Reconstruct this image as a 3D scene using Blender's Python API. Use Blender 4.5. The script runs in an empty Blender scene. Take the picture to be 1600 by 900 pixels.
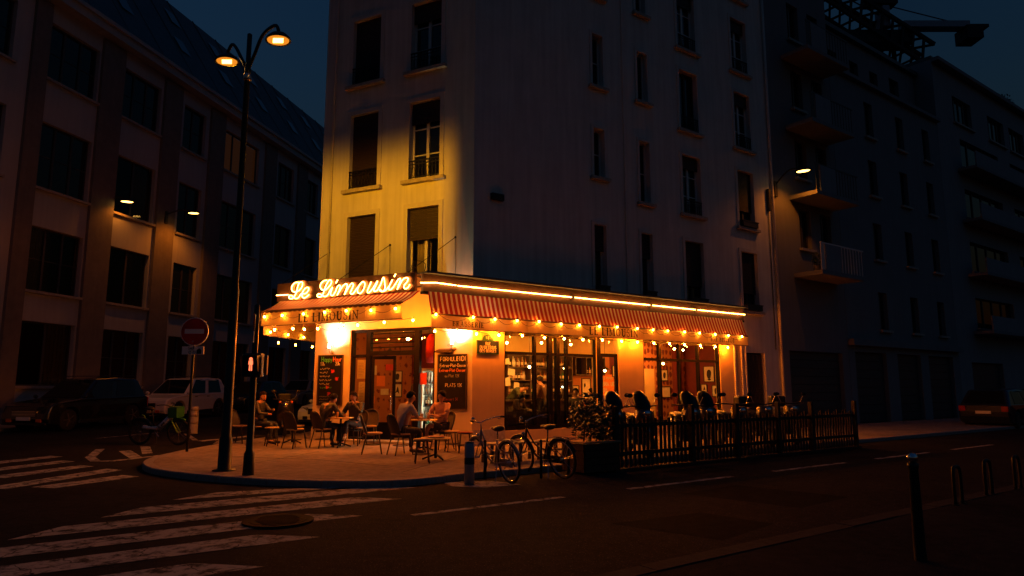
import bpy, bmesh, math, random
from mathutils import Matrix, Vector
R = math.radians
random.seed(7)
sc = bpy.context.scene
COL = sc.collection

# ------------------------------------------------------------------ camera, sky, exposure
cam_d = bpy.data.cameras.new('camera')
cam_d.sensor_width = 36.0
cam_d.lens = 24.0
cam_d.clip_start = 0.1
cam_d.clip_end = 3000
cam = bpy.data.objects.new('camera', cam_d)
COL.objects.link(cam)
cam.location = (0, 0, 1.55)
cam.rotation_euler = (R(90 + 8.27), 0, 0)
sc.camera = cam

world = bpy.data.worlds.new('World')
sc.world = world
world.use_nodes = True
wn = world.node_tree
bg = wn.nodes['Background']
sky = wn.nodes.new('ShaderNodeTexSky')
sky.sky_type = 'NISHITA'
sky.sun_disc = False
sky.sun_elevation = R(3.0)
sky.sun_rotation = R(120)
sky.air_density = 3.0
sky.dust_density = 0.0
sky.ozone_density = 8.0
wn.links.new(sky.outputs['Color'], bg.inputs['Color'])
bg.inputs['Strength'].default_value = 0.078
sc.view_settings.view_transform = 'Standard'
sc.view_settings.look = 'None'
sc.view_settings.exposure = 0.0
sc.view_settings.gamma = 1.0
sc.view_settings.use_curve_mapping = False
sc.cycles.use_denoising = True
sc.cycles.caustics_reflective = False
sc.cycles.caustics_refractive = False
sc.cycles.max_bounces = 6
sc.cycles.transparent_max_bounces = 16
sc.cycles.sample_clamp_indirect = 4.0

# ------------------------------------------------------------------ materials
MATS = {}
def mat(name, col, rough=0.7, metal=0.0, var=0.15, scale=6.0, bump=0.0, bscale=40.0, spec=0.5, coat=0.0, streak=0.0):
    if name in MATS: return MATS[name]
    m = bpy.data.materials.new(name); m.use_nodes = True
    nt = m.node_tree; b = nt.nodes['Principled BSDF']
    b.inputs['Roughness'].default_value = rough
    b.inputs['Metallic'].default_value = metal
    b.inputs['Specular IOR Level'].default_value = spec
    b.inputs['Coat Weight'].default_value = coat
    b.inputs['Base Color'].default_value = (*col, 1)
    tc = nt.nodes.new('ShaderNodeTexCoord')
    if var > 0:
        n = nt.nodes.new('ShaderNodeTexNoise'); n.inputs['Scale'].default_value = scale
        n.inputs['Detail'].default_value = 6; n.inputs['Roughness'].default_value = 0.65
        nt.links.new(tc.outputs['Object'], n.inputs['Vector'])
        src = n.outputs['Fac']
        if streak > 0:
            mp = nt.nodes.new('ShaderNodeMapping'); mp.inputs['Scale'].default_value = (2.2, 2.2, 0.12)
            n2 = nt.nodes.new('ShaderNodeTexNoise'); n2.inputs['Scale'].default_value = 3.0; n2.inputs['Detail'].default_value = 5
            nt.links.new(tc.outputs['Object'], mp.inputs['Vector']); nt.links.new(mp.outputs['Vector'], n2.inputs['Vector'])
            mx = nt.nodes.new('ShaderNodeMath'); mx.operation = 'MULTIPLY_ADD'
            mx.inputs[1].default_value = streak; nt.links.new(n2.outputs['Fac'], mx.inputs[0])
            ml = nt.nodes.new('ShaderNodeMath'); ml.operation = 'MULTIPLY'; ml.inputs[1].default_value = 1 - streak
            nt.links.new(src, ml.inputs[0]); nt.links.new(ml.outputs[0], mx.inputs[2]); src = mx.outputs[0]
        r = nt.nodes.new('ShaderNodeValToRGB')
        r.color_ramp.elements[0].position = 0.3; r.color_ramp.elements[1].position = 0.72
        r.color_ramp.elements[0].color = (*[c * (1 - var) for c in col], 1)
        r.color_ramp.elements[1].color = (*[min(1, c * (1 + var)) for c in col], 1)
        nt.links.new(src, r.inputs['Fac']); nt.links.new(r.outputs['Color'], b.inputs['Base Color'])
    if bump > 0:
        n = nt.nodes.new('ShaderNodeTexNoise'); n.inputs['Scale'].default_value = bscale; n.inputs['Detail'].default_value = 4
        nt.links.new(tc.outputs['Object'], n.inputs['Vector'])
        bp = nt.nodes.new('ShaderNodeBump'); bp.inputs['Strength'].default_value = bump; bp.inputs['Distance'].default_value = 0.02
        nt.links.new(n.outputs['Fac'], bp.inputs['Height']); nt.links.new(bp.outputs['Normal'], b.inputs['Normal'])
    MATS[name] = m
    return m

def emit(name, col, strength):
    if name in MATS: return MATS[name]
    m = bpy.data.materials.new(name); m.use_nodes = True
    nt = m.node_tree; nt.nodes.clear()
    e = nt.nodes.new('ShaderNodeEmission'); e.inputs['Color'].default_value = (*col, 1); e.inputs['Strength'].default_value = strength
    o = nt.nodes.new('ShaderNodeOutputMaterial'); nt.links.new(e.outputs[0], o.inputs['Surface'])
    MATS[name] = m
    return m

def glass(name, tint=(1, 1, 1), refl=0.05, rough=0.02):
    if name in MATS: return MATS[name]
    m = bpy.data.materials.new(name); m.use_nodes = True
    nt = m.node_tree; nt.nodes.clear()
    t = nt.nodes.new('ShaderNodeBsdfTransparent'); t.inputs['Color'].default_value = (*tint, 1)
    g = nt.nodes.new('ShaderNodeBsdfGlossy'); g.inputs['Roughness'].default_value = rough
    fr = nt.nodes.new('ShaderNodeFresnel'); fr.inputs['IOR'].default_value = 1.45
    mx = nt.nodes.new('ShaderNodeMixShader'); o = nt.nodes.new('ShaderNodeOutputMaterial')
    nt.links.new(fr.outputs[0], mx.inputs[0]); nt.links.new(t.outputs[0], mx.inputs[1]); nt.links.new(g.outputs[0], mx.inputs[2])
    nt.links.new(mx.outputs[0], o.inputs['Surface'])
    MATS[name] = m
    return m

def translucent(name, k):
    """let awning cloth pass light from behind"""
    nt = MATS[name].node_tree; b = nt.nodes['Principled BSDF']; out = nt.nodes['Material Output']
    t = nt.nodes.new('ShaderNodeBsdfTranslucent'); mx = nt.nodes.new('ShaderNodeMixShader'); mx.inputs[0].default_value = k
    if b.inputs['Base Color'].links: nt.links.new(b.inputs['Base Color'].links[0].from_socket, t.inputs['Color'])
    nt.links.new(b.outputs[0], mx.inputs[1]); nt.links.new(t.outputs[0], mx.inputs[2]); nt.links.new(mx.outputs[0], out.inputs['Surface'])

# ------------------------------------------------------------------ mesh helper
class MB:
    def __init__(s): s.v = []; s.f = []
    def add(s, vs, fs, M=None):
        o = len(s.v)
        s.v += [tuple(M @ Vector(p)) for p in vs] if M is not None else [tuple(p) for p in vs]
        s.f += [tuple(i + o for i in f) for f in fs]
        return s
    def box(s, x0, x1, y0, y1, z0, z1, M=None):
        vs = [(x, y, z) for z in (z0, z1) for y in (y0, y1) for x in (x0, x1)]
        return s.add(vs, [(0, 2, 3, 1), (4, 5, 7, 6), (0, 1, 5, 4), (2, 6, 7, 3), (0, 4, 6, 2), (1, 3, 7, 5)], M)
    def cbox(s, c, d, M=None):
        return s.box(c[0]-d[0]/2, c[0]+d[0]/2, c[1]-d[1]/2, c[1]+d[1]/2, c[2]-d[2]/2, c[2]+d[2]/2, M)
    def quad(s, a, b, c, d): return s.add([a, b, c, d], [(0, 1, 2, 3)])
    def poly(s, pts): return s.add(pts, [tuple(range(len(pts)))])
    def prism(s, pts, d, M=None):
        """pts: 3D planar loop; extruded by vector d"""
        n = len(pts); d = Vector(d)
        vs = [tuple(p) for p in pts] + [tuple(Vector(p) + d) for p in pts]
        fs = [tuple(range(n))[::-1], tuple(range(n, 2*n))] + [(i, (i+1) % n, n+(i+1) % n, n+i) for i in range(n)]
        return s.add(vs, fs, M)
    def bar(s, p, q, w, h=None):
        """square bar from p to q"""
        h = h or w; p = Vector(p); q = Vector(q); d = (q-p).normalized()
        up = Vector((0, 0, 1)) if abs(d.z) < 0.95 else Vector((0, 1, 0))
        a = d.cross(up).normalized()*w/2; b = a.cross(d).normalized()*h/2
        vs = [p-a-b, p+a-b, p+a+b, p-a+b, q-a-b, q+a-b, q+a+b, q-a+b]
        return s.add([tuple(x) for x in vs], [(0, 3, 2, 1), (4, 5, 6, 7), (0, 1, 5, 4), (1, 2, 6, 5), (2, 3, 7, 6), (3, 0, 4, 7)])
    def tube(s, path, r, n=8, closed=False, caps=True):
        P = [Vector(p) for p in path]; m = len(P)
        rs = r if isinstance(r, (list, tuple)) else [r]*m
        o = len(s.v); a = None
        for i, p in enumerate(P):
            if closed: d = P[(i+1) % m] - P[i-1]
            else: d = P[min(i+1, m-1)] - P[max(i-1, 0)]
            d = d.normalized() if d.length > 1e-9 else Vector((0, 0, 1))
            if a is None:
                up = Vector((0, 0, 1)) if abs(d.z) < 0.9 else Vector((1, 0, 0)); a = d.cross(up).normalized()
            else:
                a = a - d*a.dot(d)
                a = a.normalized() if a.length > 1e-6 else d.orthogonal().normalized()
            b = d.cross(a)
            for k in range(n):
                t = 2*math.pi*k/n
                s.v.append(tuple(p + (a*math.cos(t) + b*math.sin(t))*rs[i]))
        L = m if closed else m-1
        for i in range(L):
            for k in range(n):
                i2 = (i+1) % m
                s.f.append((o+i*n+k, o+i*n+(k+1) % n, o+i2*n+(k+1) % n, o+i2*n+k))
        if caps and not closed:
            s.f.append(tuple(o+k for k in range(n))[::-1]); s.f.append(tuple(o+(m-1)*n+k for k in range(n)))
        return s
    def lathe(s, prof, n=16, M=None, c=(0, 0, 0)):
        vs = []; fs = []; m = len(prof)
        for r, z in prof:
            for k in range(n):
                t = 2*math.pi*k/n; vs.append((c[0]+r*math.cos(t), c[1]+r*math.sin(t), c[2]+z))
        for i in range(m-1):
            for k in range(n): fs.append((i*n+k, i*n+(k+1) % n, (i+1)*n+(k+1) % n, (i+1)*n+k))
        fs.append(tuple(range(n))[::-1]); fs.append(tuple((m-1)*n+k for k in range(n)))
        return s.add(vs, fs, M)
    def ball(s, c, r, n=10, m=6, sc_=(1, 1, 1)):
        pr = [(max(1e-4, r*math.sin(math.pi*i/m)), -r*math.cos(math.pi*i/m)) for i in range(m+1)]
        vs = []; fs = []
        for rr, z in pr:
            for k in range(n):
                t = 2*math.pi*k/n; vs.append((c[0]+rr*math.cos(t)*sc_[0], c[1]+rr*math.sin(t)*sc_[1], c[2]+z*sc_[2]))
        for i in range(m):
            for k in range(n): fs.append((i*n+k, i*n+(k+1) % n, (i+1)*n+(k+1) % n, (i+1)*n+k))
        return s.add(vs, fs)
    def mesh(s, name, m, smooth=False):
        me = bpy.data.meshes.new(name); me.from_pydata(s.v, [], s.f); me.update()
        if m is not None: me.materials.append(MATS[m] if isinstance(m, str) else m)
        if smooth:
            me.polygons.foreach_set('use_smooth', [True]*len(me.polygons))
        return me
    def build(s, name, m, parent=None, M=None, smooth=False, bevel=0, angle=None):
        o = place(name, s.mesh(name, m, smooth or bool(angle)), parent, M)
        if bevel:
            b = o.modifiers.new('bevel', 'BEVEL'); b.width = bevel; b.segments = 2; b.limit_method = 'ANGLE'; b.angle_limit = R(35)
        return o

def wm(o):
    m = o.matrix_basis.copy()
    return wm(o.parent) @ m if o.parent else m
def place(name, me, parent=None, M=None):
    o = bpy.data.objects.new(name, me); COL.objects.link(o)
    if parent: o.parent = parent
    if M is not None: o.matrix_basis = (wm(parent).inverted() @ M) if parent else M
    return o
def tag(o, label=None, cat=None, group=None, kind=None):
    if label: o['label'] = label
    if cat: o['category'] = cat
    if group: o['group'] = group
    if kind: o['kind'] = kind
    return o
def thing(name, label, cat, M=None, group=None):
    o = bpy.data.objects.new(name, None); COL.objects.link(o)
    o.empty_display_size = 0.1
    if M is not None: o.matrix_basis = M
    return tag(o, label, cat, group)
def copy_tree(o, parent=None, M=None):
    c = o.copy(); COL.objects.link(c); c.parent = parent
    if M is not None: c.matrix_basis = M
    for ch in [x for x in o.children]: copy_tree(ch, c)
    return c
def TR(x, y, z=0, rz=0): return Matrix.Translation((x, y, z)) @ Matrix.Rotation(R(rz), 4, 'Z')
def smooth_path(P, k=5, closed=False):
    P = [Vector(p) for p in P]; out = []; n = len(P)
    for i in range(n if closed else n-1):
        if closed: p0, p1, p2, p3 = P[i-1], P[i], P[(i+1) % n], P[(i+2) % n]
        else: p0, p1, p2, p3 = P[max(i-1, 0)], P[i], P[i+1], P[min(i+2, n-1)]
        for j in range(k):
            t = j/k
            out.append(0.5*((2*p1) + (p2-p0)*t + (2*p0-5*p1+4*p2-p3)*t*t + (3*p1-p0-3*p2+p3)*t**3))
    if not closed: out.append(P[-1])
    return out

# facade frames: x to the right as seen from the street, y into the building, z up
KX, KY = -0.99, 17.20
FB = TR(KX, KY, 0, 35.9)                      # long street front
FA = TR(-5.616, 19.516, 0, -26.6)             # narrow corner front
FL = TR(-17.6, 27.4, 0, 79.0)                 # building across the side street
FS = TR(-5.616, 19.516, 0, 79.0) @ Matrix.Rotation(R(180), 4, 'Z')  # hidden side front
def rise(x, y):
    t = min(1, max(0, (-5.5-x)/2.5)); t = t*t*(3-2*t)
    return 0.02*max(0, y-16)*t

# base materials
mat('plaster', (0.66, 0.65, 0.60), 0.85, var=0.20, scale=1.3, bump=0.12, bscale=60, streak=0.6)
mat('orange_lit_plaster', (0.64, 0.47, 0.22), 0.8, var=0.10, scale=1.6, bump=0.1, bscale=60, streak=0.4)  # plaster with the bulbs' orange light put into its colour
mat('lamp_lit_plaster', (0.68, 0.60, 0.40), 0.8, var=0.10, scale=1.6, bump=0.1, bscale=60, streak=0.4)  # paler plaster, the white wall-lamp light put into its colour
mat('trim', (0.62, 0.60, 0.55), 0.8, var=0.10, scale=3, streak=0.3)
mat('stone_sill', (0.42, 0.38, 0.32), 0.85, var=0.25, scale=8)
mat('black_frame', (0.006, 0.005, 0.005), 0.6, var=0.1, spec=0.08)
mat('iron', (0.015, 0.015, 0.016), 0.45, metal=0.6, var=0.2)
mat('white_paint', (0.75, 0.73, 0.68), 0.5, var=0.05)
mat('shutter', (0.03, 0.014, 0.008), 0.6, var=0.25, scale=10)
mat('zinc', (0.10, 0.11, 0.115), 0.55, metal=0.3, var=0.25, scale=2)
mat('dark_glass', (0.010, 0.012, 0.015), 0.04, var=0.0, spec=0.6)
mat('curtain', (0.35, 0.28, 0.22), 0.9, var=0.2)
glass('pane_glass', (0.93, 0.95, 0.93))
mat('concrete', (0.20, 0.19, 0.175), 0.9, var=0.15, scale=2, bump=0.1, streak=0.5)
mat('wood_dark', (0.05, 0.028, 0.016), 0.5, var=0.3, scale=14)
mat('steel', (0.45, 0.45, 0.45), 0.3, metal=0.9, var=0.1)
mat('chrome', (0.7, 0.7, 0.7), 0.12, metal=1.0, var=0.0)
mat('rubber', (0.012, 0.012, 0.012), 0.8, var=0.2)
mat('black_plastic', (0.015, 0.015, 0.016), 0.45, var=0.1)
# ------------------------------------------------------------------ ground, roads, pavements
def asphalt(name, base, spark, spec=0.012):
    m = bpy.data.materials.new(name); m.use_nodes = True
    nt = m.node_tree; b = nt.nodes['Principled BSDF']
    tc = nt.nodes.new('ShaderNodeTexCoord')
    def noise(s, d=6, rr=0.6):
        n = nt.nodes.new('ShaderNodeTexNoise'); n.inputs['Scale'].default_value = s; n.inputs['Detail'].default_value = d
        n.inputs['Roughness'].default_value = rr
        nt.links.new(tc.outputs['Object'], n.inputs['Vector']); return n
    big = noise(0.55); fine = noise(60, 3); mid = noise(7, 5)
    vo = nt.nodes.new('ShaderNodeTexVoronoi'); vo.inputs['Scale'].default_value = 75
    nt.links.new(tc.outputs['Object'], vo.inputs['Vector'])
    r1 = nt.nodes.new('ShaderNodeValToRGB')
    r1.color_ramp.elements[0].position = 0.30; r1.color_ramp.elements[1].position = 0.75
    r1.color_ramp.elements[0].color = (*[c*0.5 for c in base], 1); r1.color_ramp.elements[1].color = (*[c*1.55 for c in base], 1)
    mixv = nt.nodes.new('ShaderNodeMath'); mixv.operation = 'ADD'
    m5 = nt.nodes.new('ShaderNodeMath'); m5.operation = 'MULTIPLY'; m5.inputs[1].default_value = 0.5
    m6 = nt.nodes.new('ShaderNodeMath'); m6.operation = 'MULTIPLY'; m6.inputs[1].default_value = 0.5
    nt.links.new(big.outputs['Fac'], m5.inputs[0]); nt.links.new(mid.outputs['Fac'], m6.inputs[0])
    nt.links.new(m5.outputs[0], mixv.inputs[0]); nt.links.new(m6.outputs[0], mixv.inputs[1])
    nt.links.new(mixv.outputs[0], r1.inputs['Fac'])
    r2 = nt.nodes.new('ShaderNodeValToRGB')         # bright aggregate chips
    r2.color_ramp.elements[0].position = 0.60; r2.color_ramp.elements[1].position = 0.72
    r2.color_ramp.elements[0].color = (0, 0, 0, 1); r2.color_ramp.elements[1].color = (*spark, 1)
    nt.links.new(fine.outputs['Fac'], r2.inputs['Fac'])
    ad = nt.nodes.new('ShaderNodeMixRGB'); ad.blend_type = 'ADD'; ad.inputs[0].default_value = 1
    nt.links.new(r1.outputs['Color'], ad.inputs[1]); nt.links.new(r2.outputs['Color'], ad.inputs[2])
    nt.links.new(ad.outputs[0], b.inputs['Base Color'])
    b.inputs['Roughness'].default_value = 0.85; b.inputs['Specular IOR Level'].default_value = spec
    bp = nt.nodes.new('ShaderNodeBump'); bp.inputs['Strength'].default_value = 0.6; bp.inputs['Distance'].default_value = 0.012
    nt.links.new(vo.outputs['Distance'], bp.inputs['Height']); nt.links.new(bp.outputs['Normal'], b.inputs['Normal'])
    MATS[name] = m
asphalt('asphalt_patch', (0.018, 0.018, 0.018), (0.02, 0.02, 0.02))
asphalt('asphalt_old', (0.032, 0.031, 0.030), (0.03, 0.03, 0.03))
asphalt('asphalt_new', (0.028, 0.027, 0.026), (0.14, 0.135, 0.13), 0.02)
asphalt('asphalt_walk', (0.30, 0.25, 0.20), (0.05, 0.045, 0.04), 0.03)

def paint(name, col, wear):
    """road paint worn through in cracks and flakes"""
    m = bpy.data.materials.new(name); m.use_nodes = True
    nt = m.node_tree; b = nt.nodes['Principled BSDF']; b.inputs['Roughness'].default_value = 0.85; b.inputs['Specular IOR Level'].default_value = 0.05
    tc = nt.nodes.new('ShaderNodeTexCoord')
    n = nt.nodes.new('ShaderNodeTexNoise'); n.inputs['Scale'].default_value = 5.5; n.inputs['Detail'].default_value = 9; n.inputs['Roughness'].default_value = 0.72
    v = nt.nodes.new('ShaderNodeTexVoronoi'); v.feature = 'DISTANCE_TO_EDGE'; v.inputs['Scale'].default_value = 1.7
    n3 = nt.nodes.new('ShaderNodeTexNoise'); n3.inputs['Scale'].default_value = 3; n3.inputs['Detail'].default_value = 4
    nt.links.new(tc.outputs['Object'], n.inputs['Vector'])
    mxv = nt.nodes.new('ShaderNodeMixRGB'); mxv.inputs[0].default_value = 0.25
    nt.links.new(tc.outputs['Object'], mxv.inputs[1]); nt.links.new(n3.outputs['Color'], mxv.inputs[2]); nt.links.new(tc.outputs['Object'], n3.inputs['Vector'])
    nt.links.new(mxv.outputs[0], v.inputs['Vector'])
    r = nt.nodes.new('ShaderNodeValToRGB'); r.color_ramp.elements[0].position = wear; r.color_ramp.elements[1].position = wear+0.13
    r.color_ramp.elements[0].color = (0.05, 0.05, 0.05, 1); r.color_ramp.elements[1].color = (*col, 1)
    nt.links.new(n.outputs['Fac'], r.inputs['Fac'])
    r2 = nt.nodes.new('ShaderNodeValToRGB'); r2.color_ramp.elements[0].position = 0.004; r2.color_ramp.elements[1].position = 0.012
    r2.color_ramp.elements[0].color = (0.15, 0.15, 0.15, 1); r2.color_ramp.elements[1].color = (1, 1, 1, 1)
    nt.links.new(v.outputs['Distance'], r2.inputs['Fac'])
    ml = nt.nodes.new('ShaderNodeMixRGB'); ml.blend_type = 'MULTIPLY'; ml.inputs[0].default_value = 1
    nt.links.new(r.outputs['Color'], ml.inputs[1]); nt.links.new(r2.outputs['Color'], ml.inputs[2])
    nt.links.new(ml.outputs[0], b.inputs['Base Color'])
    MATS[name] = m
paint('road_paint', (0.40, 0.39, 0.37), 0.40)

road = None
mb = MB()
xs = [-900, -300, -120, -60] + [-40+2*i for i in range(41)] + [60, 120, 300, 900]
ys = [-300, -60, -20] + [-10+2*i for i in range(46)] + [100, 150, 300, 900]
for y in ys:
    for x in xs: mb.v.append((x, y, rise(x, min(y, 90))))
nx = len(xs)
for j in range(len(ys)-1):
    for i in range(nx-1): mb.f.append((j*nx+i, j*nx+i+1, (j+1)*nx+i+1, (j+1)*nx+i))
road = tag(mb.build('road', 'asphalt_old', smooth=True), kind='structure')
def bu(u, off, z=0.0):                       # point on the long street's ground: along the front, out from it
    return tuple(FB @ Vector((u, -off, z)))
# newer asphalt lane over the long street (its edge cuts the crossing stripes)
mb = MB()
e = [(-4.2, 4.42), (-4.55, 4.8), (-5.7, 5.85), (-6.72, 6.91), (-7.7, 7.95), (-10.5, 10.36)]
lo = [bu(u, o, 0.004) for u, o in e]
mb.poly(lo + [bu(60, 10.36, 0.004), bu(60, 4.42, 0.004)])
mb.build('asphalt_lane', 'asphalt_new', road)
# repaired patches in the carriageway
for pts in ([(-3.6, 8.6), (-2.2, 8.75), (-2.1, 9.7), (-3.3, 9.9)], [(0.6, 5.6), (1.9, 5.5), (2.0, 6.25), (0.7, 6.3)], [(4.6, 4.9), (8.4, 4.95), (8.4, 5.5), (4.7, 5.45)], [(-1.2, 7.6), (.2, 7.5), (.5, 9.2), (-.9, 9.3)]):
    MB().poly([bu(u_, o_, .0048) for u_, o_ in pts]).build('asphalt_patch', 'asphalt_patch', road)
# crossing stripes
for k, (off, ul, ur) in enumerate([(3.62, -7.15, -5.35), (4.50, -8.05, -4.28), (5.35, -8.95, -4.98), (6.22, -9.9, -5.95), (7.08, -10.8, -6.80), (7.95, -11.7, -7.62), (8.8, -12.6, -8.5)]):
    h = 0.25; mb = MB()
    if k == 0:
        mb.poly([bu(-7.4, off+h*.9, .005), bu(-5.0, off+h*1.9, .005), bu(-5.0, off+h*1.55, .005), bu(-5.9, off+.02, .005), bu(-6.7, off-h*.6, .005)])
    else:
        n = 14
        for i in range(n):
            a, b = i/n, (i+1)/n
            L = lambda t, s: bu((ul+s*0.25) + (ur-s*0.25-ul-s*0.25)*t, off - s*h, 0.0055)
            mb.quad(L(a, -1), L(b, -1), L(b, 1), L(a, 1))
    mb.build('crossing_stripe', 'road_paint', road)
for (x0, y0, x1, y1) in [(-7.30, 11.0, -6.72, 12.45), (-7.98, 10.9, -7.55, 13.4), (-8.95, 12.2, -8.45, 14.0), (-9.9, 12.9, -9.4, 14.9), (-10.9, 13.6, -10.3, 15.9)]:
    MB().poly([(x0-.22, y0, .005), (x0+.22, y0-.1, .005), (x1+.2, y1-.15, .005), (x1-.22, y1+.05, .005)]).build('crossing_stripe', 'road_paint', road)
# centre line dashes of the long street
for u0, u1 in ((-5.2, -2.8), (-1.5, 1.05), (2.3, 4.8), (6.1, 8.6), (9.9, 12.4)):
    MB().poly([bu(u0, 6.86, .0055), bu(u1, 6.86, .0055), bu(u1, 6.74, .0055), bu(u0, 6.74, .0055)]).build('lane_dash', 'road_paint', road)
# striped island outline painted by the side street
def strip(pts, w, name='painted_line', z=0.006):
    mb = MB(); P = [Vector((p[0], p[1], 0)) for p in pts]
    for a, b in zip(P[:-1], P[1:]):
        d = (b-a).normalized(); n = Vector((-d.y, d.x, 0))*w/2
        mb.quad(*[(q.x, q.y, rise(q.x, q.y)+z) for q in (a-n-d*w*.3, b-n+d*w*.3, b+n+d*w*.3, a+n-d*w*.3)])
    mb.build(name, 'road_paint', road)
strip([(-8.05, 15.95), (-8.45, 14.85), (-8.8, 14.8), (-9.4, 15.6), (-10.2, 17.3)], 0.2)
strip([(-8.4, 15.6), (-9.35, 16.9)], 0.26)
strip([(-8.55, 16.4), (-9.4, 17.9)], 0.22)
strip([(-7.85, 20.9), (-8.6, 19.4)], 0.3); strip([(-7.9, 18.7), (-8.3, 20.2)], 0.2)
strip([(-8.9, 19.6), (-10.1, 21.6)], 0.14); strip([(-12.0, 20.2), (-11.2, 22.0)], 0.12)
# worn paint beside the grey bollard
MB().poly([(-1.15, 11.55, .0065), (-.95, 11.1, .0065), (-.45, 10.95, .0065), (.15, 11.3, .0065), (-.35, 11.75, .0065)]).build('painted_patch', 'road_paint', road)
mat('manhole', (0.020, 0.018, 0.016), 0.8, spec=.04, metal=0.0, var=0.3, scale=30, bump=0.5, bscale=60)
mb = MB(); mb.lathe([(0.40, 0), (0.40, .018), (0.36, .02)], 28); mb.lathe([(0.33, 0), (0.33, .024)], 28)
for i in range(-4, 5): mb.box(-.26+abs(i)*.02, .26-abs(i)*.02, i*.065-.015, i*.065+.015, .024, .030)
mb.build('manhole_cover', 'manhole', road, TR(-2.72, 8.25, 0.004, 20))

# corner pavement with kerb stones
kerb = [bu(40, 4.40), bu(22, 4.40), bu(10, 4.40), bu(3, 4.40), bu(-.6, 4.40), bu(-1.6, 4.42), bu(-2.3, 4.42), bu(-3.02, 4.44)]
kerb += [(-1.62, 11.14, 0), (-2.44, 10.98, 0), (-3.54, 11.10, 0), (-4.6, 11.46, 0), (-5.4, 11.86, 0), (-6.15, 12.38, 0), (-6.75, 12.95, 0), (-7.25, 13.75, 0), (-7.55, 14.7, 0), (-7.66, 15.86, 0), (-7.66, 17.0, 0), (-7.6, 18.2, 0), (-7.32, 19.8, 0), (-6.9, 22, 0)]
def offset_loop(P, d):
    out = []
    for i, p in enumerate(P):
        a = Vector(P[max(i-1, 0)]); b = Vector(P[min(i+1, len(P)-1)]); t = (b-a).normalized()
        n = Vector((t.y, -t.x, 0))          # inner side (right of travel)
        out.append(Vector(p) + n*d)
    return out
KS = smooth_path(kerb, 6)
inner = offset_loop(KS, 0.19)
mat('granite', (0.30, 0.27, 0.24), 0.8, spec=.1, var=0.25, scale=18, bump=0.15, bscale=80)
mb = MB()
tip = inner[-1]
top = [(p.x, p.y, .1) for p in inner] + [(-5.0, 22.0, .1), tuple(FB @ Vector((40, 0.5, .1)))]
bm = bmesh.new(); vs = [bm.verts.new(p) for p in top]; f = bm.faces.new(vs); bmesh.ops.triangulate(bm, faces=[f])
me = bpy.data.meshes.new('pavement'); bm.to_mesh(me); bm.free(); me.materials.append(MATS['asphalt_walk'])
pavement = tag(place('pavement', me), kind='structure')
mb = MB()
for i in range(30):                          # side street strip, climbing with the road
    def q(t, s): 
        y = 22+t*2; x0 = -6.9+.194*(y-22)+.19; x1 = -5.0+.194*(y-22)
        x = x0 if s == 0 else x1
        return (x, y, .1 + rise(-9, y)-rise(-9, 22)*max(0, 1-(y-22)/6))
    mb.quad(q(i, 0), q(i, 1), q(i+1, 1), q(i+1, 0))
mb.build('pavement_strip', 'asphalt_walk', pavement)
# kerb stones, about a metre each, 8 mm joints
acc = 0; seg = [KS[0]]; stones = []
for a, b in zip(KS[:-1], KS[1:]):
    seg.append(b); acc += (b-a).length
    if acc > 0.95: stones.append(seg); seg = [b]; acc = 0
if len(seg) > 1: stones.append(seg)
for st in stones:
    outp = st; inn = offset_loop([tuple(p) for p in st], 0.185)
    if (outp[-1]-outp[0]).length > 6:
        pass
    t0 = (outp[1]-outp[0]).normalized()*0.005; t1 = (outp[-1]-outp[-2]).normalized()*0.005
    outp = [outp[0]+t0] + list(outp[1:-1]) + [outp[-1]-t1]; inn = [inn[0]+t0] + list(inn[1:-1]) + [inn[-1]-t1]
    dz = random.uniform(-.003, .004); n = len(outp); mb = MB()
    for p, q_ in zip(outp, inn):
        mb.v += [(p.x, p.y, -.05), (p.x, p.y, .085+dz), (p.x+(q_.x-p.x)*.1, p.y+(q_.y-p.y)*.1, .104+dz), (q_.x, q_.y, .105+dz), (q_.x, q_.y, -.05)]
    for i in range(n-1):
        for k in range(4): mb.f.append((i*5+k, (i+1)*5+k, (i+1)*5+k+1, i*5+k+1))
    mb.f.append((0, 1, 2, 3, 4)); mb.f.append(tuple((n-1)*5+k for k in (4, 3, 2, 1, 0)))
    mb.build('kerb_stone', 'granite', pavement)
# joint lines and a patch in the pavement asphalt
mat('asphalt_seam', (0.05, 0.045, 0.04), 0.7, var=0.2)
for pts in ([(-6.4, 14.9), (-4.0, 14.2), (-2.2, 13.0)], [(-5.2, 12.6), (-4.4, 15.9)], [(-1.9, 12.1), (-1.1, 14.9)]):
    mb = MB()
    for a, b in zip(pts[:-1], pts[1:]): mb.bar((*a, .1), (*b, .1), .025, .006)
    mb.build('asphalt_seam', 'asphalt_seam', pavement)
# near pavement on the right, where hoops and a ball post stand
near_pavement = None
mat('kerb_dark', (0.05, 0.048, 0.045), 0.9, spec=.05, var=0.3, scale=14)
mb = MB(); mb.box(-14, 60, -24, -10.58, -.05, .1)
near_pavement = tag(mb.build('near_pavement', 'asphalt_old', None, FB), kind='structure')
for i in range(72):
    MB().box(-14+i*1.0+.004, -14+(i+1)*1.0-.004, -10.575, -10.38, -.05, .105+random.uniform(-.003, .003)).build('kerb_stone', 'kerb_dark', near_pavement, FB)
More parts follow.
